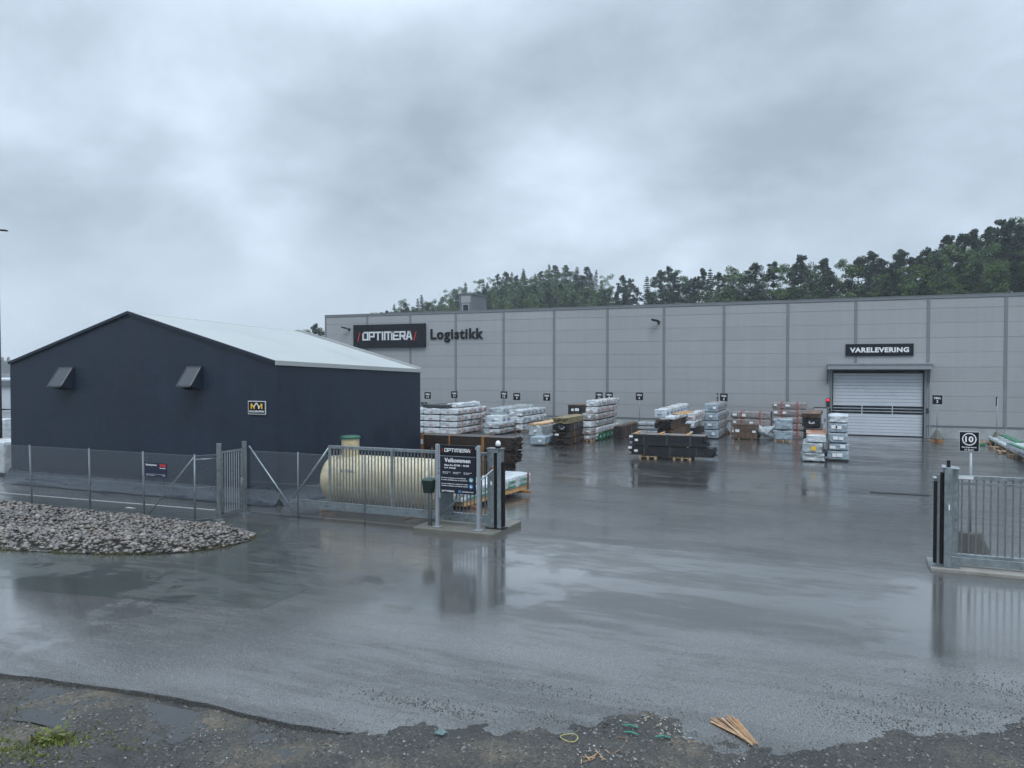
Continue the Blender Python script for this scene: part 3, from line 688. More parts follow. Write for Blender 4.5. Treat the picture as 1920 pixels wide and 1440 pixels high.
mb = MB(); mb.lathe([(.085, 0), (.07, -.03), (.02, -.045)], (0, -.005, -.02), 'y', 16); mb.build('green_lens', mat('unlit_green_lens', (.01, .05, .03), .2), tl, True)

# ------------------------------------------------------------------ the fabric hall
A = onG(10, 905); B = onG(530, 945)
TY = (A.y + B.y) / 2; TX0, TX1 = A.x, B.x
TY2 = onY(788, 700, 1).x; TY2 = TX1 / TY2
ze = onY(526, 679, TY).z; zr = onY(240, 586, TY).z; XR = onY(240, 586, TY).x
k = onY(548, 621, 1).x; TYr = XR / k
sl_ = (onY(788, 694.5, TY2).z - ze) / (TY2 - TY)
print('tent', TX0, TX1, XR, TY, TY2, TYr, ze, zr, sl_)
XR = (TX0 + TX1) / 2 * .5 + XR * .5
tent = root('storage_tent', (0, 0, 0), 'large dark navy fabric storage hall with a white sheet roof', 'tent')
def tz(x, y):
    t = 1 - abs(x - XR) / ((XR - TX0) if x < XR else (TX1 - XR)); return ze + (zr - ze) * t + sl_ * (y - TY)
def wob(x, z, s): return .022 * noise.noise(Vector((x * .55, z * .5, s))) + .006 * noise.noise(Vector((x * 2.2, z * 1.8, s)))
def fab_wall(name, pts, m, nu=40, nv=16, nrm=(0, -1, 0), seed=0):
    """pts(u) -> (bottom, top) points"""
    mb = MB(); nrm = Vector(nrm)
    for j in range(nv + 1):
        for i in range(nu + 1):
            lo, hi = pts(i / nu); p = Vector(lo).lerp(Vector(hi), j / nv)
            e = min(1, 6 * min(i / nu, 1 - i / nu)) * min(1, 4 * (1 - j / nv))
            mb.v.append(p + nrm * wob(p.x + p.y, p.z, seed) * e)
    mb.f = [(j * (nu + 1) + i, j * (nu + 1) + i + 1, (j + 1) * (nu + 1) + i + 1, (j + 1) * (nu + 1) + i) for j in range(nv) for i in range(nu)]
    return mb.build(name, m, tent, smooth=True)
us = lambda u: TX0 + (TX1 - TX0) * u
fab_wall('gable_wall', lambda u: ((us(u), TY, -.0), (us(u), TY, tz(us(u), TY))), M['navy'], 64, 18, seed=1)
yy = lambda u: TY + (TY2 - TY) * u
fab_wall('side_wall', lambda u: ((TX1, yy(u), g(yy(u))), (TX1, yy(u), tz(TX1, yy(u)))), M['navy'], 48, 16, (1, 0, 0), 2)
fab_wall('side_wall', lambda u: ((TX0, yy(u), g(yy(u))), (TX0, yy(u), tz(TX0, yy(u)))), M['navy'], 24, 8, (-1, 0, 0), 3)
fab_wall('rear_wall', lambda u: ((us(u), TY2, g(TY2)), (us(u), TY2, tz(us(u), TY2))), M['navy'], 40, 8, (0, 1, 0), 4)
for xa, xb in ((XR, TX1 + .03), (TX0 - .03, XR)):
    mb = MB(); nu, nv = 30, 20
    for layer in (0, 1):
        for j in range(nv + 1):
            for i in range(nu + 1):
                x = xa + (xb - xa) * j / nv; y = TY - .05 + (TY2 - TY + .1) * i / nu
                fr_ = abs(math.sin(math.pi * (i / nu) * 3)); mb.v.append((x, y, tz(x, y) + .03 - .035 * layer - .03 * fr_ * min(1, 5 * min(j / nv, 1 - j / nv)) + (.0)))
    S_ = (nu + 1) * (nv + 1)
    for L2 in (0, S_):
        mb.f += [(L2 + j * (nu + 1) + i, L2 + j * (nu + 1) + i + 1, L2 + (j + 1) * (nu + 1) + i + 1, L2 + (j + 1) * (nu + 1) + i) for j in range(nv) for i in range(nu)]
    for i in range(nu):
        for a_ in (0, nv * (nu + 1)): mb.f.append((a_ + i, a_ + i + 1, S_ + a_ + i + 1, S_ + a_ + i))
    for j in range(nv):
        for a_ in (0, nu): mb.f.append((j * (nu + 1) + a_, (j + 1) * (nu + 1) + a_, S_ + (j + 1) * (nu + 1) + a_, S_ + j * (nu + 1) + a_))
    mb.build('roof_sheet', M['roofw'], tent, smooth=True)
mb = MB(); mb.bar((TX1 + .03, TY - .08, ze - .02), (TX1 + .03, TY2 + .06, ze - .02 + sl_ * (TY2 - TY)), .07, .16); mb.build('eave_strip', M['roofw'], tent, bevel=.01)
for y in (TY + .0, TY2): pass
for (xa, za, xb, zb) in ((TX0, ze, XR, zr), (XR, zr, TX1, ze)):
    mb = MB(); mb.bar((xa, TY - .07, za + .0), (xb, TY - .07, zb + .0), .05, .10); mb.build('gable_edging', M['navy'], tent)
    mb = MB(); dz = sl_ * (TY2 - TY); mb.bar((xa, TY2 + .05, za + .05 + dz), (xb, TY2 + .05, zb + .05 + dz), .08, .14); mb.build('gable_edging', M['roofw'], tent)
# corner lacing flap
mb = MB(); mb.box(TX1 - .22, TX1 + .012, TY - .022, TY - .012, .02, ze - .05); mb.build('corner_flap', M['navy'], tent)
mb = MB(); mb.box(TX1 + .012, TX1 + .022, TY - .02, TY + .25, .02, ze - .05); mb.build('corner_flap', M['navy'], tent)
# welded seams on the cloth
for u in ():
    x = us(u); mb = MB(); mb.box(x - .02, x + .02, TY - .034, TY - .031, .5, tz(x, TY) - .1); mb.build('seam', M['navy'], tent)
# skirt folded out at the foot
for side in (0, 1):
    mb = MB(); nu, nv = 120, 10; rr = random.Random(5)
    for j in range(nv + 1):
        for i in range(nu + 1):
            u = i / nu; t = j / nv; n1 = noise.noise(Vector((u * 9, t * 2, side * 5 + 1))); n2 = noise.noise(Vector((u * 30, t * 3, side * 5 + 2)))
            out = .02 + t ** 1.4 * (.42 + .18 * n1); z = .52 * (1 - t) ** 1.3 + .05 * abs(n1) * math.sin(math.pi * t) * 2 + .03 * n2 * math.sin(math.pi * t) + .012
            if side == 0: mb.v.append((TX0 - .1 + (TX1 - TX0 + .3) * u, TY - out, z))
            else:
                y = TY - .1 + (TY2 - TY) * u; mb.v.append((TX1 + out * .8, y, z + g(y)))
    mb.f = [(j * (nu + 1) + i, j * (nu + 1) + i + 1, (j + 1) * (nu + 1) + i + 1, (j + 1) * (nu + 1) + i) for j in range(nv) for i in range(nu)]
    mb.build('skirt', M['navy2'], tent, smooth=True)
    for zz in (.50,):
        mb = MB()
        if side == 0: mb.bar((TX0, TY - .035, zz), (TX1, TY - .035, zz), .03, .07)
        else: mb.bar((TX1 + .035, TY, zz), (TX1 + .035, TY2, zz + g(TY2)), .03, .07)
        mb.build('hem', M['navy2'], tent)
# vent hoods
for (pa, pb, pt, pbm) in (((112, 688), (135, 688), 0, (97, 723)), ((352, 686.5), (375, 686.5), 0, (333, 723))):
    a = onY(pa[0], pa[1], TY - .03); b = onY(pb[0], pb[1], TY - .03); zb = onY(pa[0], 731, TY).z
    w = b.x - a.x + .12; h = a.z - zb; d = .52
    hd = root('vent_hood', (a.x - .02, TY - .03, a.z), None, None); del_keys = None
    hd.parent = tent
    mb = MB(); n = 8
    for i in range(n + 1):
        t = i / n
        for s in range(7):
            u = s / 6; sag = -.02 * math.sin(math.pi * u) * t + .012 * noise.noise(Vector((u * 4, t * 4, a.x)))
            mb.v.append((u * w, -d * t - .02, -h * .86 * t + sag))
    mb.f = [(i * 7 + s, i * 7 + s + 1, (i + 1) * 7 + s + 1, (i + 1) * 7 + s) for i in range(n) for s in range(6)]
    top = mb.build('hood_flap', mat('hood_cloth', (.045, .052, .062), .38, bump=(9, .3)), hd, smooth=True)
    m_ = top.modifiers.new('t', 'SOLIDIFY'); m_.thickness = .012
    for x_ in (0, w):
        mb = MB(); mb._a([(x_ - .006, 0, 0), (x_ - .006, -d * .96, -h * .84), (x_ - .006, 0, -h), (x_ + .006, 0, 0), (x_ + .006, -d * .96, -h * .84), (x_ + .006, 0, -h)], [(0, 1, 2), (5, 4, 3), (0, 3, 4, 1), (1, 4, 5, 2), (2, 5, 3, 0)])
        mb.build('hood_cheek', M['navy'], hd)
    mb = MB(); mb.box(.03, w - .03, -.02, -.012, -h, -.05); mb.build('vent_opening', M['black'], hd)
# plate on the gable
a, b = onY(465, 751.5, TY - .07), onY(498, 777.5, TY - .07); W_, H_ = b.x - a.x, a.z - b.z
sg = root('company_plate', (a.x, TY - .07, b.z), 'small black plate with gold emblem reading HALLGRUPPEN on the navy gable', 'sign')
mb = MB(); mb.box(0, W_, 0, .03, 0, H_); mb.build('frame', M['greylet'], sg)
mb = MB(); mb.box(.025, W_ - .025, -.008, -.002, .025, H_ - .025); mb.build('plate', M['signblack'], sg)
mb = MB(); y = -.016; e = H_ * .42; t_ = H_ * .94 - .03; q = W_ / 2; w8 = .045
def stroke(mb, x0, z0, x1, z1, w=w8, y0=-.016, y1=-.009):
    mb.prism([(x0 - w / 2, z0), (x0 + w / 2, z0), (x1 + w / 2, z1), (x1 - w / 2, z1)], y0, y1)
L0, R0 = W_ * .20, W_ * .80; M0 = q
stroke(mb, L0, e, L0, t_ - .03); stroke(mb, L0 + .01, t_ - .03, M0 - .09, e, y0=-.0165); stroke(mb, M0 - .1, e, M0 - .1, t_ - .1, y0=-.017)
stroke(mb, R0, e, R0, t_ - .03); stroke(mb, R0 - .01, t_ - .03, M0 + .09, e, y0=-.0165)
mb.build('gold_emblem', M['yellow'], sg)
mb = MB(); stroke(mb, M0 - .1, t_ - .13, M0, t_, .05, -.0185, -.0175); stroke(mb, M0, t_, M0 + .1, t_ - .13, .05, -.0188, -.0176); stroke(mb, M0 + .1, e, M0 + .1, t_ - .11, .05, -.0183, -.0174); mb.build('white_emblem', M['white'], sg)
lettering('HALLGRUPPEN', 'lettering', M['white'], sg, W_ / 2, H_ * .22, H_ * .15, -.012, w=W_ * .84, bold=.015)

# ------------------------------------------------------------------ fences and gates
def mesh_panel(name, x0, x1, y, z0, z1, parent, p=.055, zl=None):
    """woven wire: crossing diagonal wires, top and bottom line wires"""
    mb = MB(); H = z1 - z0; w = .0032
    k = x0 - H
    while k < x1:
        for sgn in (1, -1):
            if sgn == 1: a = Vector((k, 0, z0)); b = Vector((k + H, 0, z1))
            else: a = Vector((k, 0, z1)); b = Vector((k + H, 0, z0))
            t0, t1 = max(0, (x0 - k) / H), min(1, (x1 - k) / H)
            if t1 > t0:
                p0, p1 = a.lerp(b, t0), a.lerp(b, t1); d = (p1 - p0).normalized(); n_ = Vector((-d.z, 0, d.x)) * w / 2
                yo = y + .002 * sgn
                mb._a([(p0.x - n_.x, yo, p0.z - n_.z), (p1.x - n_.x, yo, p1.z - n_.z), (p1.x + n_.x, yo, p1.z + n_.z), (p0.x + n_.x, yo, p0.z + n_.z),
                       (p0.x, yo + .003, p0.z), (p1.x, yo + .003, p1.z)], [(0, 1, 2, 3), (1, 0, 4, 5), (3, 2, 5, 4)])
        k += p * 1.0
    for z in (z0 + .01, (z0 + z1) / 2, z1): mb.cyl((x0, y, z), (x1, y, z), .003, n=5)
    return mb.build(name, M['wire'], parent)
def post(mb, x, y, z0, z1, r=.027, lean=0): mb.cyl((x, y, z0), (x + lean, y, z1), r, n=10); mb.cyl((x + lean, y, z1), (x + lean, y, z1 + .015), r * 1.1, r * .6, n=10)
FY = 17.0
FH = onY(200, 845, FY).z
fl = root('mesh_fence', (0, 0, 0), 'galvanised wire mesh fence along the stone bed in front of the navy hall', 'fence')
fx1 = onY(365, 960, FY).x
mesh_panel('wire_mesh', -38, fx1 + .0, FY, .05, FH, fl)
pxs = [onY(p, 950, FY).x for p in (59, 168, 269, 364)]
d = pxs[1] - pxs[0]
for x in [pxs[0] - 3 * (pxs[1] - pxs[0]), pxs[0] - 2 * (pxs[1] - pxs[0]), pxs[0] - (pxs[1] - pxs[0])] + pxs:
    mb = MB(); post(mb, x, FY + .03, -.2, FH + .03, .03, -.10 if x < pxs[1] else -.04 if x < pxs[3] else 0); mb.build('post', M['galv_d'], fl, smooth=True)
mb = MB(); mb.cyl((pxs[3] - .02, FY + .06, FH - .02), (pxs[2] + .12, FY + .06, .05), .022); mb.build('brace', M['galv'], fl, smooth=True)
gp1, gp2 = onG(408, 974), onG(462, 963)
GXp = (gp1.x + gp2.x) / 2
mb = MB(); mb.cyl((pxs[3], FY + .03, FH - .12), (gp1.x, gp1.y, FH - .12), .022); mb.build('rail', M['galv'], fl, smooth=True)
mesh_panel('wire_mesh', 0, math.hypot(gp1.x - pxs[3], gp1.y - FY), 0, .05, FH, fl); o = bpy.context.scene.objects[-1] if False else fl.children[-1]
o.location = (pxs[3], FY, 0); o.rotation_euler = (0, 0, math.atan2(gp1.y - FY, gp1.x - pxs[3]))
# warning plate on the mesh
a, b = onY(272, 866.5, FY - .02), onY(312.5, 895, FY - .02); W_, H_ = b.x - a.x, a.z - b.z
sg = root('alarm_plate', (a.x, FY - .02, b.z), 'dark blue plate reading Beskyttet hung on the mesh fence', 'sign')
mb = MB(); mb.box(0, W_, -.006, .008, 0, H_); mb.build('plate', mat('plate_navy', (.012, .018, .045), .3), sg)
lettering('Beskyttet', 'lettering', M['white'], sg, W_ * .05, H_ * .82, H_ * .17, -.009, left=True, w=W_ * .50, bold=.02)
mb = MB()
for k in range(3): x = W_ * (.70 + .095 * k); mb.box(x, x + W_ * .08, -.012, -.008, H_ * .74, H_ * .93)
mb.build('red_squares', M['red'], sg)
lettering('Securitas', 'lettering', M['white'], sg, W_ * .83, H_ * .64, H_ * .09, -.009, w=W_ * .26, bold=.01)
mb = MB(); mb.box(W_ * .05, W_ * .95, -.010, -.008, H_ * .155, H_ * .17); mb.build('line', M['greylet'], sg)
lettering('www.securitas.no                        02452', 'lettering', M['greylet'], sg, W_ * .5, H_ * .09, H_ * .055, -.009, w=W_ * .9)

# walking gate, seen at an angle
pg = root('pedestrian_gate', (GXp, gp1.y, 0), 'narrow galvanised walk-through gate with vertical bars, between two square posts', 'gate')
L_ = gp2.y - gp1.y; ztp = onY(408, 832, gp1.y).z
for y, zt in ((0, ztp), (L_, onY(461, 828, gp2.y).z)):
    mb = MB(); mb.box(-.05, .05, y - .05, y + .05, 0, zt); mb.box(-.054, .054, y - .054, y + .054, zt, zt + .012); mb.box(-.14, .14, y - .14, y + .14, .0, .018); mb.build('gate_post', M['galv'], pg, bevel=.004)
zl0, zl1 = .14, onY(440, 843, gp1.y + L_ * .6).z
mb = MB(); y0_, y1_ = .10, L_ - .10
mb.box(-.02, .02, y0_, y1_, zl1 - .05, zl1); mb.box(-.02, .02, y0_, y1_, zl0, zl0 + .05); mb.box(-.02, .02, y0_, y0_ + .05, zl0, zl1 - .05); mb.box(-.02, .02, y1_ - .05, y1_, zl0 + .05, zl1 - .05); lf = mb.build('gate_frame', M['galv'], pg)
for k in range(7):
    y = y0_ + .05 + (y1_ - y0_ - .1) * (k + 1) / 8; mb = MB(); mb.box(-.011, .011, y - .011, y + .011, zl0 + .05, zl1 - .05); mb.build('bar', M['alu'], pg)
mb = MB(); mb.box(.02, .05, y1_ - .1, y1_ - .02, .9, 1.15); mb.cyl((.05, y1_ - .06, 1.08), (.12, y1_ - .06, 1.08), .012); mb.bar((.12, y1_ - .06, 1.08), (.12, y1_ - .2, 1.08), .02); mb.build('lock', M['alu'], pg)
for z in (.35, 1.75): mb = MB(); mb.cyl((0, .07, z - .05), (0, .07, z + .05), .025); mb.build('hinge', M['galv_d'], pg)
# mesh fence behind the sliding gate
FY2 = 18.72
fr2 = root('mesh_fence', (0, FY2, 0), 'galvanised wire mesh fence running just in front of the beige tank', 'fence')
xa, xb = gp2.x + .05, -10.25; FH2 = onY(520, 848, FY2).z
mesh_panel('wire_mesh', xa, xb, 0, .05, FH2, fr2)
for p in (558, 683, 803):
    mb = MB(); post(mb, onY(p, 980, FY2).x, .03, -.02, FH2 + .03, .025); mb.build('post', M['galv_d'], fr2, smooth=True)
x_ = onY(558, 980, FY2).x
mb = MB(); mb.cyl((gp2.x + .04, -.03, onY(466, 836, FY2).z), (x_ - .01, -.02, .05), .026); mb.build('brace', M['galv'], fr2, smooth=True)
x_ = onY(803, 980, FY2).x
mb = MB(); mb.cyl((x_ + .02, -.03, .15), (x_ + 2.0, -.03, FH2 - .15), .02); mb.build('brace', M['galv'], fr2, smooth=True)

def sliding_gate(nm, Y, px0, px1, zt, zb, tail, label, lift=.0, mids=(), brace_px=None, n=None, flip=1):
    gt = root(nm, (0, Y, 0), label, 'gate')
    x0 = onY(px0, 900, Y).x; x1 = onY(px1, 900, Y).x
    mb = MB(); mb.box(x0, x1, -.04, .04, zt - .09, zt); mb.build('top_beam', M['galv'], gt, bevel=.006)
    mb = MB(); t0 = x0 - tail if tail > 0 else x0; mb.box(t0, x1, -.07, .07, zb, zb + .17); mb.box(t0, x1, -.045, .045, zb + .172, zb + .24); mb.build('bottom_beam', M['galv'], gt, bevel=.008)
    for x in (x0, *mids, x1 - .07): mb = MB(); mb.box(x, x + .07, -.032, .032, zb + .24, zt - .09); mb.build('upright', M['galv'], gt, bevel=.004)
    k = int((x1 - x0 - .14) / (.112 if tail else .138)); m0 = MB(); m0.box(-.015, .015, -.012, .012, zb + .24, zt - .09); me = m0.mesh('bar'); me.materials.append(M['galv_d'])
    for i in range(1, k):
        x = x0 + .07 + (x1 - x0 - .14) * i / k
        if all(abs(x - m_ - .035) > .06 for m_ in mids): link('bar', me, gt, (x, 0, 0))
    return gt, x0, x1
SY = 19.3
zt = onY(735, 840.5, SY).z; zb = .19
gl, gx0, gx1 = sliding_gate('sliding_gate', SY, 617, 921, zt, zb, 1.45, 'long galvanised sliding gate leaf parked open in front of the beige tank', mids=(onY(733, 900, SY).x,))
mb = MB(); mb.cyl((gx0 + .02, 0, zt - .05), (gx0 - 1.4, 0, zb + .2), .032); mb.build('brace', M['galv'], gl, smooth=True)
mb = MB(); mb.bar((gx1 - .1, .01, zt - .15), (gx1 - 1.05, .01, zb + 1.2), .03); mb.bar((gx1 - 1.25, -.06, zb + 1.0), (gx1 - 2.2, -.06, zb + .15), .03); mb.build('brace', M['galv_d'], gl)
mb = MB(); xc = onY(836, 960, SY).x; mb.box(xc - .28, xc + .28, -.10, -.075, .35, 1.35); mb.build('guard_plate', M['galv_d'], gl)
# plinth slab of the left gate
cs = root('concrete_slab', (0, 0, 0), 'low wet concrete slab under the left gate post and welcome sign', 'slab')
mb = MB(); mb.box(-10.75, -8.32, 18.32, 20.3, -.1, .13); o = mb.build('slab_body', M['concrete'], cs, bevel=.02)
# left gate post
gx, gy = onY(929, 980, 19.1).x, 19.1
gt_ = root('gate_post', (gx, gy, .13), 'tall galvanised gate post with white dome lamp and black rubber edge, beside the welcome sign', 'gate post')
H_ = onY(922, 841, gy).z - .13
def X(px): return onY(px, 950, gy).x - gx
mb = MB(); mb.box(X(917), X(929), -.12, .12, 0, H_); mb.build('post_body', M['galv'], gt_, bevel=.008)
mb = MB(); mb.box(X(929) + .003, X(934), -.10, .04, .06, H_ - .12); mb.build('rubber_edge', M['black'], gt_, bevel=.01)
mb = MB(); mb.box(X(934.5), X(942), -.10, .12, 0, H_ - .02); mb.build('post_body', M['galv'], gt_, bevel=.008)
mb = MB(); mb.box(X(942) + .003, X(946), -.08, .06, .06, H_ - .35); mb.build('rubber_edge', M['black'], gt_, bevel=.01)
mb = MB(); mb.box(X(916), X(944), -.15, .14, H_, H_ + .02); mb.box(X(917), X(938), -.13, .12, H_ - .1, H_ - .002); mb.build('cap', M['galv'], gt_)
mb = MB(); mb.box(X(914), X(948), -.17, .17, 0, .02); mb.build('foot_plate', M['black'], gt_)
mb = MB(); mb.lathe([(.075, 0), (.08, .03), (.075, .06)], (X(934), 0, H_ + .02), 'z', 16); lmp = mb.build('lamp_base', M['black'], gt_, smooth=True)
mb = MB(); mb.lathe([(.07, 0), (.072, .07), (.05, .12), (.02, .14)], (X(934), 0, H_ + .082), 'z', 16); mb.build('lamp_dome', M['white'], lmp, smooth=True)
mb = MB(); mb.lathe([(.07, 0), (.07, -.02), (.05, -.03)], (X(926), -.122, H_ - .53), 'y', 20); mb.build('reflector', mat('worn_brass', (.20, .12, .09), .4, .4), gt_, smooth=False)
mb = MB(); mb.box(X(923), X(926), -.128, -.121, H_ - .98, H_ - .88); mb.build('sticker', M['white'], gt_)
# welcome sign
p1, p2 = onG(821, 987, .13), onG(897, 994.5, .13); wy = (p1.y + p2.y) / 2
ws = root('welcome_sign', (p1.x, wy, .13), 'two-post notice board reading OPTIMERA Velkommen on the concrete slab', 'sign')
Wd = p2.x - p1.x; Ht = onY(821, 832.5, wy).z - .13
for x in (0, Wd):
    mb = MB(); mb.box(x - .045, x + .045, -.045, .045, 0, Ht); mb.box(x - .11, x + .11, -.11, .11, 0, .02); mb.build('post', M['alu'], ws, bevel=.008)
    mb = MB(); s = 1 if x == 0 else -1; x2 = x + s * .05; mb.box(min(x2, x2 + s * .05), max(x2, x2 + s * .05), -.03, .03, Ht * (.35 if s > 0 else .95), Ht - .04) ; mb.build('side_profile', M['alu'], ws)
z1_, z2_, z3_, z4_ = [onY(860, p, wy).z - .13 for p in (835, 855, 857.5, 925.5)]
xa, xb = .10, Wd - .09; w = xb - xa
mb = MB(); mb.box(xa, xb, -.04, .04, z2_, z1_); hp = mb.build('header_panel', M['signblack'], ws, bevel=.005)
mb = MB(); mb.box(xa, xb, -.03, .03, z2_ - .02, z2_ - .003); mb.build('divider', M['alu'], ws)
mb = MB(); mb.box(xa, xb, -.035, .035, z4_, z2_ - .022); bp_ = mb.build('notice_panel', M['signnavy'], ws, bevel=.004)
h = z1_ - z2_
mb = MB(); logo_letters(mb, xa + w * .13, z2_ + h * .36, h * .34, w * .74, -.052, -.042); mb.build('lettering', M['white'], hp)
mb = MB(); slash(mb, xa + w * .055, z2_ + h * .32, h * .38, -.05, -.042); slash(mb, xa + w * .86, z2_ + h * .32, h * .38, -.05, -.042); mb.build('red_slash', M['red'], hp)
H2 = z2_ - .02 - z4_
def ln(s, u, v, hh, ww, left=True, m='white', bold=.02): lettering(s, 'lettering', M[m], bp_, xa + u * w, z4_ + v * H2, hh * H2, -.038, w=ww * w, bold=bold, left=left)
ln('Velkommen', .5, .90, .115, .74, False, bold=.03)
ln('Man-fre 07.00 - 15.00', .13, .765, .05, .70, bold=.03); ln('Lør stengt', .13, .69, .055, .33, bold=.03)
for u in (.08, .38, .68): ln('Man-fre 07-15', u, .575, .022, .22); ln('Lør stengt', u, .54, .022, .15)
ln('På dette anlegget er det påbudt', .04, .415, .035, .70); ln('å bruke synlighetstøy og vernesko!', .04, .36, .035, .74)
ln('At this facility it is required to wear', .04, .255, .035, .76); ln('visibility clothing and safety shoes!', .04, .20, .035, .76)
for v, m_ in ((.39, 'teal'), (.215, 'blue')):
    mb = MB(); mb.lathe([(.062, 0), (.062, -.006)], (xa + w * .89, -.036, z4_ + v * H2), 'y', 24); mb.build('symbol_disc', M[m_], bp_)
    mb = MB(); mb.box(xa + w * .87, xa + w * .89, -.048, -.043, z4_ + v * H2 - .03, z4_ + v * H2 + .03); mb.box(xa + w * .89, xa + w * .92, -.048, -.043, z4_ + v * H2 - .03, z4_ + v * H2 - .005); mb.build('pictogram', M['white'], bp_)
mb = MB(); logo_letters(mb, xa + w * .05, z4_ + H2 * .035, H2 * .045, w * .37, -.045, -.037); mb.build('lettering', M['white'], bp_)
mb = MB(); mb.box(xa + w * .53, xa + w * .60, -.042, -.037, z4_ + H2 * .03, z4_ + H2 * .10); mb.build('pictogram', M['blue'], bp_)
ln('DISTRIBUTION', .63, .06, .028, .32, m='greylet')
# bin on its own post
bx, by = onY(804, 915, 18.55).x, 18.55
bn = root('litter_bin', (bx, by, 0), 'dark green litter bin hung on a slim post left of the welcome sign', 'bin')
mb = MB(); mb.cyl((0, .14, 0), (0, .14, onY(804, 893, by).z), .025); mb.build('post', M['galv_d'], bn, smooth=True)
zb_, zt_ = onY(804, 924, by).z, onY(804, 900.5, by).z
mb = MB(); mb._a([(-.12, -.1, zb_), (.12, -.1, zb_), (.12, .1, zb_), (-.12, .1, zb_), (-.155, -.13, zt_), (.155, -.13, zt_), (.155, .11, zt_), (-.155, .11, zt_)], [(0, 3, 2, 1), (4, 5, 6, 7), (0, 1, 5, 4), (1, 2, 6, 5), (2, 3, 7, 6), (3, 0, 4, 7)]); mb.build('bin_body', M['dgreen'], bn, bevel=.012)
mb = MB(); mb._a([(-.165, -.15, zt_ + .004), (.165, -.15, zt_ + .004), (.165, .12, zt_ + .004), (-.165, .12, zt_ + .004), (-.12, -.11, zt_ + .055), (.12, -.11, zt_ + .055), (.12, .12, zt_ + .055), (-.12, .12, zt_ + .055)], [(0, 3, 2, 1), (4, 5, 6, 7), (0, 1, 5, 4), (1, 2, 6, 5), (2, 3, 7, 6), (3, 0, 4, 7)]); mb.build('lid', mat('bin_lid', (.025, .06, .045), .3), bn, bevel=.008)
# beige underground tank
tx0, tx1 = -15.55, -11.15; tcy, tr = 21.0, .79
tk = root('storage_tank', ((tx0 + tx1) / 2, tcy, 0), 'big beige ribbed fibreglass tank lying on its side behind the sliding gate', 'tank')
hl_ = (tx1 - tx0) / 2; prof = []
for i in range(9): a_ = math.pi / 2 * i / 8; prof.append((max(.02, tr * math.sin(a_)), -hl_ - .0 + .42 * (1 - math.cos(a_))))
x = -hl_ + .50; k = 0
while x < hl_ - .5:
    prof.append((tr * (1 + .011 * (1 if k % 4 < 2 else -1)), x)); x += .045; k += 1
for i in range(8, -1, -1): a_ = math.pi / 2 * i / 8; prof.append((max(.02, tr * math.sin(a_)), hl_ - .42 * (1 - math.cos(a_))))
mb = MB(); mb.lathe(prof, (0, 0, tr + .09), 'x', 64); mb.build('tank_body', M['tank'], tk, smooth=True)
nx_ = onY(657, 840, tcy).x - (tx0 + tx1) / 2; zt_ = onY(657, 822, tcy).z
mb = MB(); mb.lathe([(.29, 1.45), (.29, zt_)], (nx_, 0, 0), 'z', 32); nk = mb.build('neck', M['tank'], tk, smooth=False)
mb = MB(); mb.lathe([(.33, zt_ + .002), (.33, zt_ + .05), (.30, zt_ + .085), (.2, zt_ + .10), (.02, zt_ + .105)], (nx_, 0, 0), 'z', 32); mb.build('lid', M['green'], nk)
mb = MB(); mb.cyl((nx_ - .5, -.1, 1.52), (nx_ - .5, -.1, 1.82), .06); mb.cyl((nx_ - .25, -.29, 1.72), (nx_ - .25, -.42, 1.72), .055); mb.build('inlet', M['black'], tk, smooth=True)
lettering('RYVING', 'lettering', mat('faded_blue_print', (.12, .16, .24), .5), tk, -.9, 1.25, .10, -tr * .94, w=.5)
for i, (x, lab) in enumerate(((-1.55, 'left'), (1.5, 'right'))):
    mb = MB(); mb.box(-.05, .05, -1.25, .95, .005, .105); o = mb.build('timber_bearer', M['wood_wet'], None, bevel=.006, loc=((tx0 + tx1) / 2 + x, tcy, 0)); tag(o, 'wet orange timber bearer under the %s end of the beige tank' % lab, 'timber')
for s, lab in ((-1.9, 'left'), (1.9, 'right')):
    pass

# ------------------------------------------------------------------ right gate
gb = onG(1775, 1068); RY = gb.y
def XR_(px): return onY(px, 1000, RY).x
cs = root('concrete_slab', (0, 0, 0), 'long pale concrete strip under the right sliding gate', 'slab')
mb = MB(); mb.box(XR_(1743), XR_(1743) + 9, RY - .30, RY + .75, -.1, .075); mb.build('slab_body', mat('pale_concrete', (.23, .22, .20), .5, n=(2.5, .25), bump=(18, .3)), cs, bevel=.025)
rp = root('gate_post', (XR_(1775), RY, .075), 'broad galvanised gate post with sloped cap and black rubber edges, right side of the entrance', 'gate post')
X = lambda px: XR_(px) - XR_(1775)
H_ = onY(1775, 877, RY).z - .075
mb = MB(); mb.box(X(1768), X(1783), -.17, .0, 0, H_); mb.box(X(1768) + .01, X(1797) - .01, .003, .25, 0, H_ - .02); mb.build('post_body', M['galv'], rp, bevel=.008)
mb = MB(); mb._a([(X(1763), -.2, H_ + .03), (X(1799), -.12, H_ - .01), (X(1799), .27, H_ + .0), (X(1767), .27, H_ + .04)], [(0, 1, 2, 3)]); mb.box(X(1765), X(1798), -.14, .25, H_ - .012, H_ - .001); cpo = mb.build('cap', M['alu'], rp)
m_ = cpo.modifiers.new('t', 'SOLIDIFY'); m_.thickness = .012
mb = MB(); mb.box(X(1761.5), X(1767.5), -.12, .02, .05, H_ - .10); mb.build('rubber_edge', M['black'], rp, bevel=.012)
mb = MB(); mb.box(X(1755.5), X(1761), -.10, .02, 0, H_ - .15); mb.build('post_body', M['galv_d'], rp, bevel=.006)
mb = MB(); mb.box(X(1749.5), X(1755), -.10, .02, .06, H_ - .30); mb.build('rubber_edge', M['black'], rp, bevel=.012)
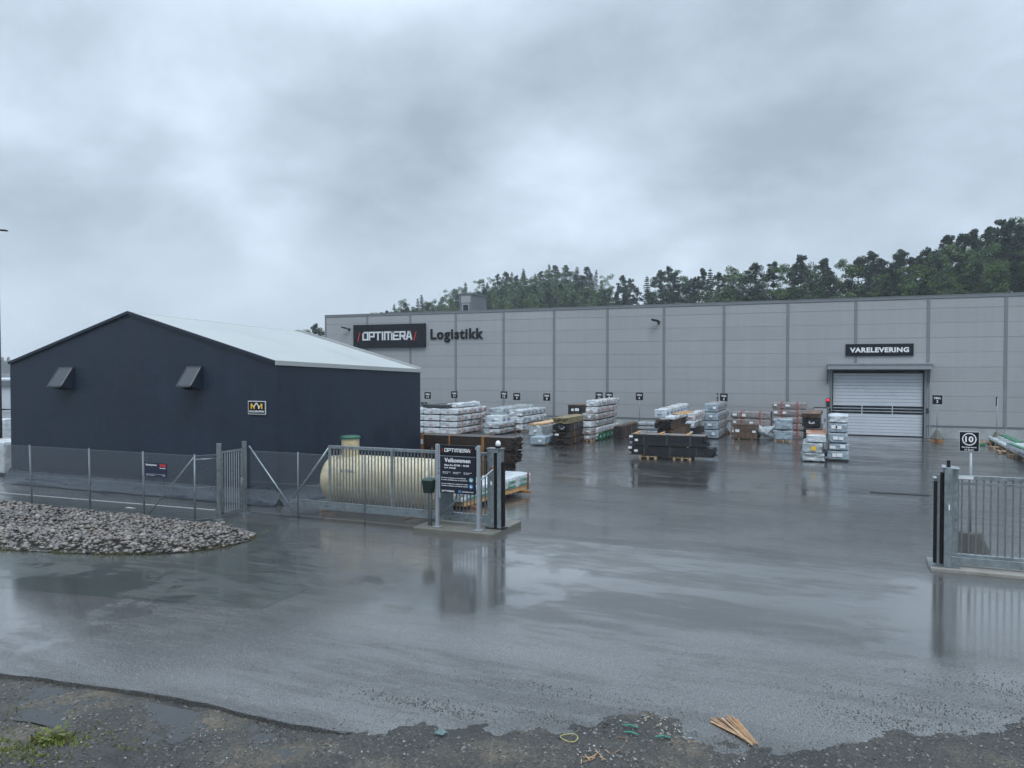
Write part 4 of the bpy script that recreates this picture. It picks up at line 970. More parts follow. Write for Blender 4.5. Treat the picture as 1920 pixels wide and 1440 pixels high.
mb = MB(); mb.cyl((X(1747), -.04, H_ - .24), (X(1757), -.04, H_ - .24), .04); mb.build('guide_roller', M['alu'], rp, smooth=True)
mb = MB(); mb.box(X(1745), X(1798), -.20, .27, .002, .022); mb.build('foot_plate', M['galv_d'], rp)
mb = MB(); mb.box(X(1776), X(1778.5), -.178, -.172, H_ - .92, H_ - .80); mb.build('sticker', M['white'], rp)
mb = MB(); mb.lathe([(.045, 0), (.045, .03), (.035, .04), (.035, .11), (.042, .12), (.03, .15)], (X(1777), 0, H_ + .02), 'z', 16); mb.build('lamp', M['black'], rp, smooth=False)
zt = onY(1850, 893, RY + .05).z; zb = onY(1850, 1062, RY + .05).z
rg_, rx0, rx1 = sliding_gate('sliding_gate', RY + .06, 1784, 2500, zt, zb, 0, 'galvanised sliding gate with vertical bars at the right edge behind the pale concrete strip')
mb = MB(); mb.box(rx0 + .1, rx1 - .1, -.02, .02, zt - .21, zt - .16); mb.build('second_rail', M['galv'], rg_)
mb = MB(); mb.box(rx0 + .13, rx0 + .42, -.048, -.042, zt - .082, zt - .012); mb.build('name_plate', M['greylet'], rg_)
mb = MB(); mb.box(rx0 + .02, rx0 + .15, .02, .22, zb + .1, zt - .12); mb.build('guide_frame', M['galv_d'], rg_)
# speed sign on a concrete foot
sp_ = onG(1818, 1044); s0 = root('speed_sign', (sp_.x, sp_.y, 0), 'black square sign with a ringed 10, on a pole behind the right gate', 'sign')
mb = MB(); mb.lathe([(.46, 0), (.44, .06), (.24, .54), (.20, .57)], (0, 0, 0), 'z', 8); mb.build('concrete_foot', mat('dark_concrete', (.06, .058, .05), .5, n=(3, .3)), s0, bevel=.01)
pa, pb = onY(1798, 808.5, sp_.y), onY(1835.5, 847, sp_.y)
mb = MB(); mb.cyl((0, 0, .5), (0, 0, pb.z + .35), .030); mb.build('pole', M['alu'], s0, smooth=True)
pl = link('panel_mount', None, s0, ((pa.x + pb.x) / 2 - sp_.x, -.05, pb.z), (0, 0, 0)); bpy.data.objects.remove(pl)
W_ = pb.x - pa.x; H_ = pa.z - pb.z; ox = (pa.x + pb.x) / 2 - sp_.x - W_ / 2; oz = pb.z
mb = MB(); mb.box(ox, ox + W_, -.05, -.035, oz, oz + H_); edge = mb.build('panel_edge', M['greylet'], s0)
mb = MB(); mb.box(ox + .01, ox + W_ - .01, -.056, -.052, oz + .01, oz + H_ - .01); pnl = mb.build('panel', M['signblack'], s0)
cx, cz = ox + W_ / 2, oz + H_ * .62
mb = MB(); n = 40; ro, ri = H_ * .315, H_ * .265
mb.v = [(cx + r * math.cos(2 * math.pi * i / n), -.0585, cz + r * math.sin(2 * math.pi * i / n)) for r in (ro, ri) for i in range(n)]
mb.f = [(i, (i + 1) % n, n + (i + 1) % n, n + i) for i in range(n)]; mb.build('ring', M['white'], pnl)
lettering('10', 'lettering', M['white'], pnl, cx, cz, H_ * .30, -.058, w=H_ * .36, bold=.035)
lettering('Fartsgrense', 'lettering', M['white'], pnl, cx, oz + H_ * .21, H_ * .085, -.058, w=W_ * .72, bold=.03); lettering('10 km/t', 'lettering', M['white'], pnl, cx, oz + H_ * .09, H_ * .085, -.058, w=W_ * .45, bold=.03)
# lamp mast at the far left
lp = onY(1.5, 850, 27.0); lm = root('lamp_post', (lp.x, 27.0, g(27)), 'tall slim dark lamp mast at the left edge behind the navy hall', 'street lamp')
zt = onY(1.5, 430, 27.0).z - g(27)
mb = MB(); mb.cyl((0, 0, 0), (0, 0, zt), .09, .05, 14); mb.build('mast', mat('mast_paint', (.06, .055, .065), .45), lm, smooth=True)
mb = MB(); mb.M = T(0, 0, zt, TH, 0, R(4)); mb.box(-.35, .10, -.12, .12, -.03, .05); mb.box(.08, .48, -.14, .14, -.05, .02); mb.build('lamp_head', M['black'], lm, bevel=.02)

# ------------------------------------------------------------------ timber packs in the yard
def film(name, c, rough=.28, prints=None, k=1.0):
    m = mat(name, c, rough, n=(1.6, .10), coat=.25)
    nt = m.node_tree; b = [n for n in nt.nodes if n.type == 'BSDF_PRINCIPLED'][0]; tc = nt.nodes.new('ShaderNodeTexCoord')
    t = nt.nodes.new('ShaderNodeTexNoise'); t.inputs['Scale'].default_value = 2.6; t.inputs['Detail'].default_value = 5; t.inputs['Distortion'].default_value = 1.2
    nt.links.new(tc.outputs['Object'], t.inputs[0]); bp = nt.nodes.new('ShaderNodeBump'); bp.inputs['Strength'].default_value = .8 * k; bp.inputs['Distance'].default_value = .12
    nt.links.new(t.outputs[0], bp.inputs['Height']); nt.links.new(bp.outputs[0], b.inputs['Normal']); return m
M['film_w'] = film('white_film', (.50, .54, .57)); M['film_g'] = film('blue_grey_film', (.27, .33, .38)); M['film_s'] = film('silver_film', (.33, .37, .39), k=1.5)
M['film_c'] = film('clear_film', (.30, .31, .32), k=1.4); M['film_b'] = film('black_film', (.02, .022, .026)); M['film_br'] = film('brownish_film', (.21, .19, .185), k=1.0)
M['bd_black'] = islands('black_boards', [(.010, .011, .014), (.016, .017, .021), (.022, .022, .026), (.012, .013, .017)], .38, 3)
M['bd_dark'] = islands('dark_brown_boards', [(.020, .015, .012), (.034, .023, .017), (.045, .030, .022), (.025, .019, .016)], .45, 3)
M['bd_brown'] = islands('brown_boards', [(.10, .06, .035), (.14, .085, .05), (.075, .045, .028), (.12, .075, .045)], .5, 3)
M['bd_treated'] = islands('treated_boards', [(.20, .17, .085), (.26, .22, .11), (.15, .13, .07), (.22, .18, .10)], .5, 3)
M['bd_new'] = islands('pale_boards', [(.50, .33, .18), (.58, .40, .24), (.42, .26, .13), (.52, .34, .20)], .5, 3)
M['bd_greyb'] = islands('grey_brown_boards', [(.17, .145, .13), (.22, .19, .17), (.13, .11, .10), (.19, .17, .155)], .45, 3)
M['strap'] = mat('orange_strap', (.42, .20, .08), .5); M['strap_d'] = mat('steel_strap', (.08, .085, .09), .35, .5)
M['pr_red'] = mat('red_print', (.36, .06, .06), .4); M['pr_blue'] = mat('blue_print', (.04, .10, .25), .4); M['pr_green'] = mat('green_print', (.02, .20, .09), .4); M['pr_grey'] = mat('grey_print', (.12, .15, .20), .4)
M['pgreen'] = mat('green_film', (.02, .16, .075), .3, n=(3, .2)); M['kraft'] = mat('kraft_card', (.26, .17, .10), .6, n=(4, .15))

def wrapped(w, d, h, m, parent, seed, amp=.03, rad=.05, name='wrapping', zb=0.0):
    """film-wrapped bundle, long side d along y when axis y"""
    al_y = d >= w; Lg, W = (d, w) if al_y else (w, d)
    nv = max(8, int(Lg / .22)); per = []
    def arc(cx, cz, a0):
        for k in range(3): a = a0 + math.pi / 4 * k; per.append((cx + rad * math.cos(a), cz + rad * math.sin(a)))
    hx = W / 2
    ns = 5
    def side(x0, z0, x1, z1, n):
        for k in range(1, n): per.append((x0 + (x1 - x0) * k / n, z0 + (z1 - z0) * k / n))
    arc(hx - rad, rad, -math.pi / 2); side(hx, rad, hx, h - rad, 4); arc(hx - rad, h - rad, 0); side(hx - rad, h, -hx + rad, h, ns)
    arc(-hx + rad, h - rad, math.pi / 2); side(-hx, h - rad, -hx, rad, 4); arc(-hx + rad, rad, math.pi); side(-hx + rad, 0, hx - rad, 0, ns)
    mb = MB(); n = len(per); rings = [(0.0, .0), (0.0, .35), (0.0, .75), (0.0, .96)] + [(.03 + (1 - .06 / Lg) * Lg * k / nv, 1) for k in range(nv + 1)] + [(Lg, .96), (Lg, .75), (Lg, .35), (Lg, 0)]
    for t, s in rings:
        for (x, z) in per:
            xx, zz = x * s, h / 2 + (z - h / 2) * s
            p = Vector((xx + seed * 3, t, zz + seed)); q = Vector((x, 0, z - h / 2)).normalized()
            e = amp * 1.35 * (noise.noise(p * 1.7) + .7 * noise.noise(p * 4.5) + .4 * noise.noise(p * 9))
            if zz < .02: e = 0
            if s < 1: v = (xx, t + (e * (1 if t > 1e-6 else -1)) * (1 - .3 * s), zz)
            else: v = (xx + q.x * e, t, max(0, zz + q.z * e))
            mb.v.append(v)
    for k in range(len(rings) - 1):
        mb.f += [(k * n + i, k * n + (i + 1) % n, (k + 1) * n + (i + 1) % n, (k + 1) * n + i) for i in range(n)]
    if al_y: mb.v = [(x, y, z + zb) for x, y, z in mb.v]
    else: mb.v = [(-y + Lg / 2, x + W / 2, z + zb) for x, y, z in mb.v]
    if not al_y: mb.f = [f for f in mb.f]
    o = mb.build(name, m, parent, smooth=True); return o
def boards(w, d, h, m, parent, seed, rows=9, cols=8, jit=.06, zb=0.0, name='boards'):
    rr = random.Random(seed); mb = MB(); al_y = d >= w; Lg, W = (d, w) if al_y else (w, d)
    bh, bw = h / rows, W / cols
    for r in range(rows):
        for c in range(cols):
            if 0 < r < rows - 1 and 1 < c < cols - 2 and False: continue
            a = rr.gauss(0, jit) if jit else 0; b = rr.gauss(0, jit * 1.5) if jit else 0
            x0 = -W / 2 + c * bw; q = [x0 + .003, x0 + bw - .003, max(-.15, min(.2, a)), Lg + max(-.25, min(.3, b)), zb + r * bh + .002, zb + (r + 1) * bh - .004]
            if al_y: mb.box(*q)
            else: mb.box(q[2] - Lg / 2, q[3] - Lg / 2, q[0] + W / 2, q[1] + W / 2, q[4], q[5])
    return mb.build(name, m, parent)
def pallet(name_parent, w, d, loc=None, h=.13, label=None, rz=0):
    mb = MB()
    for k in range(5): x = -w / 2 + (w - .1) * k / 4; mb.box(x, x + .1, 0, d, h - .02, h)
    for k in range(3):
        y = (d - .1) * k / 2; mb.box(-w / 2, w / 2, y, y + .1, h - .042, h - .0205)
        for j in range(3): x = -w / 2 + (w - .12) * j / 2; mb.box(x, x + .12, y, y + .1, .022, h - .0425)
    for j in range(3): x = -w / 2 + (w - .12) * j / 2; mb.box(x, x + .12, -.004, d + .004, 0, .0215)
    return mb.build('pallet', M['pallet'], name_parent, loc=loc, rot=(0, 0, rz) if rz else None)
def dressing(p, w, d, h, zb, kind, rr, prints, straps, labels, strap_m='strap'):
    al_y = d >= w
    n = straps; Lg = d if al_y else w
    for k in range(n):
        t = Lg * (k + .6) / (n + .2); e = .028; sw = .035
        mb = MB()
        if al_y:
            y0, y1 = t - sw, t + sw; a, b = -w / 2 - e, w / 2 + e
            mb.box(a, a + .008, y0, y1, zb, zb + h + e); mb.box(b - .008, b, y0, y1, zb, zb + h + e); mb.box(a, b, y0, y1, zb + h + e, zb + h + e + .008)
        else:
            y0, y1 = t - Lg / 2 - sw, t - Lg / 2 + sw; a, b = -e, d + e
            mb.box(y0, y1, a, a + .008, zb, zb + h + e); mb.box(y0, y1, b - .008, b, zb, zb + h + e); mb.box(y0, y1, a, b, zb + h + e, zb + h + e + .008)
        mb.build('strap', M[strap_m], p)
    for k in range(labels):
        lw, lh = rr.uniform(.18, .30), rr.uniform(.13, .2); cx = rr.uniform(-.3, .3) * w if al_y else -w / 2 + .25 + k * rr.uniform(.5, 1.2)
        mb = MB(); z = zb + h * rr.uniform(.45, .62); mb.box(cx - lw / 2, cx + lw / 2, -.045, -.036, z - lh / 2, z + lh / 2); mb.build('label', M['white'], p)
    if prints:
        m_ = M[prints]
        mb = MB()
        nn = max(2, int(Lg / .8))
        for k in range(nn):
            t = Lg * (k + .35) / nn
            for j in range(4):                      # blocky, unreadable printing
                a = t + j * .085; zz = zb + h * .45; hh = h * rr.uniform(.10, .18)
                if al_y: mb.box(w / 2 + .030, w / 2 + .034, a, a + .06, zz - hh, zz + hh)
                else: mb.box(a - Lg / 2, a - Lg / 2 + .06, -.034, -.030, zz - hh, zz + hh)
        if al_y and w < 1.6:
            for j in range(3): mb.box(-.15 + j * .1, -.08 + j * .1, -.05, -.044, zb + h * .3, zb + h * .45)
        mb.build('print', m_, p)
KN = {'film_w': 'white film', 'film_g': 'blue-grey film', 'film_s': 'crumpled silver film', 'film_c': 'clear film', 'film_b': 'black film', 'film_br': 'brownish film'}
BN = {'bd_black': 'black boards', 'bd_dark': 'dark brown boards', 'bd_brown': 'brown boards', 'bd_treated': 'greenish treated boards', 'bd_new': 'pale new boards', 'bd_greyb': 'grey-brown boards'}
seedc = [1]
def ords(n): return {1: ['only'], 2: ['lower', 'upper'], 3: ['bottom', 'middle', 'top'], 4: ['bottom', 'second', 'third', 'top']}.get(n, ['bottom', 'second', 'third', 'fourth', 'fifth', 'sixth', 'seventh'][:n - 1] + ['top'])
def pack(x0, x1, y, z0, z1, depth, kind, label, cat='timber pack', group=None, bear=.06, prints=None, straps=2, labels=1, rz=0, rx=0, name=None, amp=.03, pal=False, rows=8, cols=7, jit=.04, strap_m='strap'):
    """one pack: front face from (x0,y,z0) to (x1,y,z1), reaching back by depth"""
    seedc[0] += 1; rr = random.Random(seedc[0]); w = x1 - x0; h = z1 - z0
    r = root(name or ('wrapped_pack' if kind.startswith('film') else 'timber_pack'), ((x0 + x1) / 2, y, z0), label, cat, group, rz=rz, rx=rx)
    zb = bear
    if pal:
        zb = .14
        for yy_ in ([.1, depth - 1.0] if depth > 2 else [0]):
            if depth >= w: pallet(r, w * .96, .8, (0, yy_, 0))
        if depth < w:
            for xx in (-w * .28, w * .28): pallet(r, .95, depth, (xx, 0, 0))
    elif bear:
        al_y = depth >= w; Lg = depth if al_y else w; n = max(2, int(Lg / 1.4))
        for k in range(n):
            t = Lg * (k + .4) / (n - .2) if n > 1 else Lg / 2; mb = MB()
            t = min(t, Lg - .15)
            if al_y: mb.box(-w / 2 + .01, w / 2 - .01, t - .04, t + .04, .0, zb)
            else: mb.box(t - Lg / 2 - .04, t - Lg / 2 + .04, .01, depth - .01, .0, zb)
            mb.build('bearer', M['wood_wet'] if rr.random() < .5 else M['wood'], r)
    hh = h - zb - .008
    if kind.startswith('film'): wrapped(w - .02, depth, hh, M[kind], r, seedc[0] * 1.37, amp, zb=zb)
    else: boards(w - .02, depth, hh, M[kind], r, seedc[0], rows, cols, jit, zb)
    dressing(r, w, depth, hh, zb, kind, rr, prints, straps, labels, strap_m)
    return r
def stack(px0, px1, pyb, pyt, n, depth, kinds, where, Y=None, ncol=1, group=None, base=.0, dx=.0, hs=None, ground=True, **kw):
    if Y is None: Y = onG((px0 + px1) / 2, pyb).y
    pm = (px0 + px1) / 2
    x0, x1 = onY(px0, pyb, Y).x, onY(px1, pyb, Y).x; z1 = onY(pm, pyt, Y).z; z0 = g(Y) if ground else onY(pm, pyb, Y).z
    out = []; rr = random.Random(int(px0 * 7 + pyb)); od = ords(n); cw = (x1 - x0) / ncol
    hs = hs or [1 / n] * n; z = z0
    for k in range(n):
        hk = (z1 - z0) * hs[k]
        for c in range(ncol):
            kind = kinds[k % len(kinds)] if isinstance(kinds, (list, tuple)) else kinds
            what = KN.get(kind) or BN[kind]; cn = '' if ncol == 1 else [' left', ' middle', ' right'][c] if ncol == 3 else (' left', ' right')[c]
            what = what.replace('boards', 'board')
            lab = ' '.join(([od[k]] if n > 1 else []) + ([cn.strip()] if cn else []) + [what, 'pack', where])
            k2 = dict(kw)
            for q in ('prints', 'labels', 'pal', 'straps', 'amp'):
                if isinstance(k2.get(q), (list, tuple)): k2[q] = k2[q][k % len(k2[q])]
            if k2.get('pal') and k > 0: k2['pal'] = False
            sh = rr.uniform(-dx, dx) + rr.uniform(-.03, .03); k2.setdefault('rz', R(rr.uniform(-1.3, 1.3) if depth > 2 else 0))
            out.append(pack(x0 + c * cw + sh, x0 + (c + 1) * cw + sh - .02, Y + rr.uniform(0, dx), z, z + hk, depth * rr.uniform(.94, 1.04), kind, lab, group=group, **k2))
        z += hk
    return out
G = 'timber packs stacked in the yard'
# left block behind the hall
stack(763, 857, 820, 766, 4, 5.0, 'film_w', 'in the block right of the hall', ncol=3, group=G, prints='pr_red', straps=3, labels=0, Y=50.0, bear=.07, amp=.04)
zt = onY(820, 765, 50).z
X_ = lambda px, py, y: onY(px, py, y).x
r = pack(X_(791, 760, 50.2), X_(838, 760, 50.2), 50.2, zt, zt + .24, 2.6, 'film_b', 'black sheet lying on the white packs right of the hall', 'tarpaulin', bear=0, straps=0, labels=0, amp=.05, name='tarpaulin')
r = pack(X_(840, 760, 51), X_(857, 760, 51), 51, zt, zt + .30, 4.0, 'film_w', 'bulging white film bundle on the block right of the hall', group=G, bear=0, straps=0, labels=0, amp=.10)
ob = pallet(None, 1.2, .9, (X_(872, 757, 55.6), 55.6, zt - .0), h=.16); tag(ob, 'reddish brown pallet on top of the white packs right of the hall', 'pallet')
stack(911, 941, 806, 779, 2, 2.6, 'film_w', 'with blue marks, beside the block', group=G, prints='pr_blue', straps=0, Y=53)
stack(907, 937, 815, 793, 2, 4.2, 'film_s', 'in the low crumpled stack right of the block', group=G, prints='pr_red', straps=0, amp=.06)
stack(955, 980, 810, 769, 3, 5.2, 'film_w', 'in the ragged stack under sign 9', group=G, straps=0, prints='pr_grey', amp=.07, hs=[.36, .34, .30], pal=True)
Y = 54.0; z = onY(935, 779, Y).z
pack(X_(917, 779, Y), X_(944, 779, Y), Y, z, z + .55, 5.0, 'film_s', 'tilted crumpled bundle on the white packs with blue marks', group=G, bear=.04, straps=1, labels=0, amp=.09, rx=R(1.5), rz=R(-6))
# dark packs just behind the gate
Y = 30.4; z1, z2, z3 = [onY(865, p, Y).z for p in (867, 844, 817.5)]
for nm, za, zb_, xr in (('bottom', g(Y), z1, 950), ('middle', z1, z2, 960), ('top', z2, z3, 962)):
    r = pack(X_(786, 850, Y), X_(xr, 850, Y), Y, za, zb_, 1.1, 'bd_dark', nm + ' pack of long dark boards behind the gate and welcome sign', group='long dark board packs behind the gate', bear=.05, straps=0, labels=0, rows=10, cols=7, jit=.03)
    for p_ in (792, 843, 905.5):
        x = X_(p_, 850, Y) - r.location.x
        for dx_ in (-.035, .035) if p_ != 843 else (0,):
            mb = MB(); mb.box(x + dx_ - .028, x + dx_ + .028, -.045, -.012, .0, zb_ - za - .005); mb.box(x + dx_ - .028, x + dx_ + .028, -.045, 1.1, zb_ - za - .004, zb_ - za + .012); mb.build('timber_batten', M['wood_wet'], r)
    if nm == 'top': mb = MB(); x = X_(792, 850, Y) - r.location.x; mb.box(x - .06, x + .06, -.055, -.046, .2, .42); mb.build('label', M['white'], r)
# white and green pack resting on timbers beyond the gate
pA, pB = onG(868, 957), onG(992, 926); dv = (pB - pA); Lg = dv.xy.length; az = math.atan2(-dv.x, dv.y)
r = root('wrapped_pack', (pA.x, pA.y, g(pA.y)), 'white and green wrapped timber pack on orange timbers beyond the gate', 'timber pack', rz=az)
mb = MB(); 
for y in (.5, Lg - .45): m2 = MB(); m2.box(-1.15, .28, y - .06, y + .06, 0, .10); m2.build('bearer', M['wood_wet'], r, bevel=.006)
m2 = MB(); m2.box(-.08, -.0, .05, Lg, .102, .25); m2.box(-1.05, -.97, .05, Lg, .102, .25); m2.box(-.9, -.15, .1, Lg - .1, .102, .235); m2.build('bottom_timber', M['wood'], r, bevel=.006)
w_o = wrapped(1.12, Lg + .1, .44, M['film_w'], r, 5.5, .03, zb=.25); w_o.location = (-.53, -.02, 0)
mb = MB()
for k in range(5):
    y = .25 + k * (Lg - .2) / 5; mb.box(.052, .058, y, y + .55, .31, .365)
mb.build('green_band', M['pr_green'], r)
for k in range(5):
    y = .30 + k * (Lg - .2) / 5; mb = MB(); n = 14
    cy, cz = y + .05, .50
    mb.v = [(.058, cy + q * math.cos(2 * math.pi * i / n), cz + q * math.sin(2 * math.pi * i / n)) for q in (.075, .045) for i in range(n)]; mb.f = [(i, (i + 1) % n, n + (i + 1) % n, n + i) for i in range(n)]
    for j in range(4): mb.box(.055, .060, cy + .12 + j * .08, cy + .17 + j * .08, cz - .04, cz + .045)
    mb.build('print', M['pr_green'], r)
mb = MB(); mb._a([(-1.05, -.05, .6), (-.10, -.05, .6), (-.30, -.10, .16), (-.55, -.05, .45), (-.80, -.12, .20)], [(0, 3, 1), (1, 3, 2), (0, 4, 3)]); fo = mb.build('folded_end', M['film_w'], r)
m_ = fo.modifiers.new('t', 'SOLIDIFY'); m_.thickness = .006
mb = MB()
for (a_, b_) in (((-1.0, .55), (-.80, .24)), ((-.58, .46), (-.80, .22)), ((-.12, .56), (-.31, .20))): mb.bar((a_[0], -.115, a_[1]), (b_[0], -.125, b_[1]), .05, .006)
mb.build('green_band', M['pr_green'], r)
mb = MB(); mb.box(.045, .075, Lg - .22, Lg - .14, .10, .74); mb.build('strap', mat('rusty_strap', (.16, .07, .04), .6), r)
# group left of centre
stack(994, 1022, 835.5, 819, 1, 4.6, 'film_g', 'standing alone under sign 8', group=G, straps=0, Y=None)
Y0 = onG(1008, 835.5).y + 1.2
z = onY(1010, 819, Y0).z
pack(X_(991, 815, Y0), X_(1018, 815, Y0), Y0, z - .02, onY(1010, 798, Y0).z, 4.6, 'film_s', 'crumpled silver pack topped with loose pale boards, under sign 8', group=G, straps=0, amp=.07, bear=.05)
pack(X_(992, 800, Y0), X_(1016, 800, Y0), Y0 + .1, onY(1010, 798, Y0).z + .01, onY(1010, 794, Y0).z, 4.4, 'bd_new', 'thin layer of pale boards on the crumpled silver pack', 'boards', bear=0, straps=0, labels=0, rows=1, cols=7, jit=.2, name='loose_boards')
st = stack(1035, 1065, 834.5, 783, 4, 4.4, ['bd_dark', 'bd_dark', 'bd_black', 'bd_treated'], 'in the brown pile left of centre', group=G, straps=2, labels=[0, 1, 2, 0], hs=[.24, .25, .26, .25], dx=.10, rows=6, cols=7, jit=.07)
stack(1064, 1090, 812, 760, 3, 1.6, 'bd_black', 'in the black box stack behind the brown pile', group=G, labels=[2, 2, 2], straps=1, rows=10, cols=5, jit=.0, Y=51.5, bear=.03)
Y = 51.5; mb = MB(); x0, x1 = X_(1063, 760, Y), X_(1091, 760, Y); z = onY(1077, 760, Y).z; mb.box(x0, x1, Y - .02, Y + 2.2, z + .0, z + .035); tag(mb.build('cover_board', M['bd_brown']), 'brown board lid on the black box stack', 'board')
st = stack(1091, 1110, 828, 776, 4, 1.5, ['film_c', 'film_c', 'film_w', 'film_c'], 'in the narrow stack between brown pile and tall white stack', group=G, straps=1, prints=[None, 'pr_red', None, None], pal=True, hs=[.22, .26, .26, .26], amp=.05)
st = stack(1098, 1121, 826, 751, 6, 5.4, ['film_g', 'film_w', 'film_s', 'film_s', 'film_w', 'film_w'], 'in the tall white stack left of sign 6', group=G, straps=3, prints=[None, None, 'pr_grey', 'pr_red', 'pr_red', 'pr_grey'], labels=1, amp=.045)
r = st[0]; mb = MB(); w_ = (onY(1121, 826, r.location.y).x - onY(1098, 826, r.location.y).x); mb.box(w_ / 2 + .03, w_ / 2 + .04, .1, 5.2, .05, .46); sp2 = mb.build('green_cover', M['pgreen'], r)
mb = MB()
for k in range(5): mb.box(w_ / 2 + .043, w_ / 2 + .047, .45 + k, .62 + k, .18, .34)
mb.build('print', M['white'], r)
stack(1150, 1166, 812, 799, 1, 5.2, 'bd_dark', 'low and long by the wall right of the tall white stack', group=G, straps=3, labels=0, Y=52.0, cols=9)
# middle group
stack(1194, 1232, 806, 792, 3, 1.3, 'film_g', 'in the low flat stack by the wall under sign 6', group=G, straps=1, labels=0, Y=56.5, bear=.05, amp=.01)
st = stack(1228, 1261, 819, 788, 3, 5.6, ['bd_brown', 'bd_brown', 'bd_brown'], 'in the pile behind the long black packs', group=G, straps=1, labels=0, dx=.08, jit=.12, rows=7, cols=7, Y=46.5)
for o in st:
    mb = MB(); w_ = X_(1261, 810, 46.5) - X_(1228, 810, 46.5); rr = random.Random(4)
    for k in range(40): x = rr.uniform(-w_ / 2, w_ / 2 - .12); z = rr.uniform(.07, .5); mb.box(x, x + .12, -.28 + rr.uniform(0, .2), .1, z, z + .045)
    mb.build('charred_ends', M['bd_black'], o)
Y = 46.5; z = onY(1245, 788, Y).z
pack(X_(1237, 790, Y), X_(1266, 790, Y), Y, z, onY(1245, 780.5, Y).z, 5.6, 'film_w', 'loose white film over the brown pile behind the black packs', group=G, bear=.03, straps=0, labels=0, amp=.09)
zt2 = onY(1245, 780.5, Y).z
for k in range(3):
    mb = MB(); mb.box(-.6, .75, -.10, .10, .0, .06); o = mb.build('timber_batten', M['wood'], None, loc=((X_(1254, 780, Y)), Y + 1.8 + 1.2 * k, zt2 + .05), rot=(0, 0, R(12))); tag(o, ('nearest', 'middle', 'farthest')[k] + ' orange batten across the white film on the brown pile', 'batten')
pack(X_(1226, 775, Y), X_(1238, 775, Y) + .35, Y, zt2 - .12, onY(1232, 769, Y).z + .05, 6.0, 'film_w', 'long white pack lying askew on top of the brown pile', group=G, prints='pr_blue', bear=.03, straps=2, labels=0, rx=R(1.2), rz=R(-3), amp=.03)
stack(1286, 1304, 818, 791, 2, 4.0, ['bd_black', 'film_w'], 'white over black right of the brown pile', group=G, straps=1, dx=.05)
pack(X_(1285, 790, 50), X_(1300, 790, 50), 50.6, onY(1290, 791, 50).z, onY(1290, 775, 50).z, 4.2, 'film_w', 'white pack with pink edging behind the white over black stack', group=G, prints='pr_red', bear=.04, amp=.06)
stack(1320, 1347, 823, 757, 4, 5.6, 'film_g', 'in the tidy blue-grey stack under sign 4', group=G, straps=3, prints='pr_grey', labels=1, amp=.018, pal=False, bear=.05)
# long black packs in front
Y = onG(1258, 862).y; ptop, pmid = onY(1258, 816.5, Y).z, onY(1258, 838.5, Y).z
for nm, za, zb_, a_, b_ in (('lower', g(Y) + .14, pmid, 1180, 1336), ('upper', pmid, ptop, 1182, 1321)):
    r = pack(X_(a_, 850, Y), X_(b_, 850, Y), Y, za, zb_, 1.15, 'bd_black', nm + ' long black board pack in the middle of the yard', group='long black board packs in the middle of the yard', bear=.05, straps=3, labels=0, rows=9, cols=7, jit=.05, strap_m='strap_d')
    W_ = X_(b_, 850, Y) - X_(a_, 850, Y)
    for (u, v, s_) in ((-.49, .82, .2), (-.415, .52, .18), (-.49, .3, .14)):
        mb = MB(); mb.box(u * W_ - s_ / 2, u * W_ + s_ / 2, -.045, -.035, (zb_ - za) * v - .06, (zb_ - za) * v + .06); mb.build('label', M['white'] if v > .4 else M['alu'], r)
    if nm == 'upper':
        mb = MB(); mb.box(-W_ / 2, W_ / 2, .0, 1.15, zb_ - za + .002, zb_ - za + .012); mb.build('top_sheet', M['bd_greyb'], r)
for k, px_ in enumerate((1191, 1237, 1288)):
    mb = MB(); mb.box(-.045, .045, -.03, 1.2, 0, .075); o = mb.build('timber_batten', M['wood'], None, loc=(X_(px_, 816, Y), Y, ptop + .014)); tag(o, ('left', 'middle', 'right')[k] + ' pale batten across the top of the long black packs', 'batten')
for k, px_ in enumerate((1215, 1279)):
    o = pallet(None, .95, 1.15, (X_(px_, 860, Y), Y - .05, g(Y)), h=.138); tag(o, ('left', 'right')[k] + ' wooden pallet under the long black packs', 'pallet')
# packs right of centre
stack(1370, 1445, 817, 772, 3, 1.4, 'film_br', 'in the long grey stack left of the brown crate', group=G, straps=2, labels=2, strap_m='pr_red', amp=.03, Y=57.5, bear=.08, hs=[.36, .34, .30])
stack(1376, 1421, 816.5, 796, 1, 1.2, 'bd_brown', 'in front of the long grey stack', group=G, straps=3, labels=2, rows=7, jit=0, strap_m='strap_d', Y=55.2)
r = pack(X_(1423, 815, 55.5), X_(1448, 815, 55.5), 55.5, g(55), onY(1435, 803, 55.5).z, 1.2, 'film_s', 'low heap of crumpled pinkish plastic between two tall stacks', 'plastic heap', bear=0, straps=0, labels=0, amp=.22, prints='pr_red', name='plastic_heap')
stack(1447, 1513, 818, 755, 5, 1.5, 'film_br', 'in the tallest grey stack left of the loading door', group=G, straps=2, labels=2, strap_m='pr_red', amp=.03, Y=57.5, bear=.08)
stack(1452, 1486, 820, 786, 2, 1.2, 'film_g', 'in the blue-grey stack before the tallest grey stack', group=G, straps=0, labels=0, amp=.05, Y=54.2, pal=True)
stack(1503, 1539, 841, 775, 5, 4.6, ['bd_black', 'bd_black', 'film_b', 'bd_black', 'bd_brown'], 'in the black stack left of the loading door', group=G, straps=0, labels=[1, 0, 1, 1, 0], dx=.05, hs=[.22, .22, .22, .22, .12], Y=46.0, jit=.06)
Y = onG(1524, 866).y
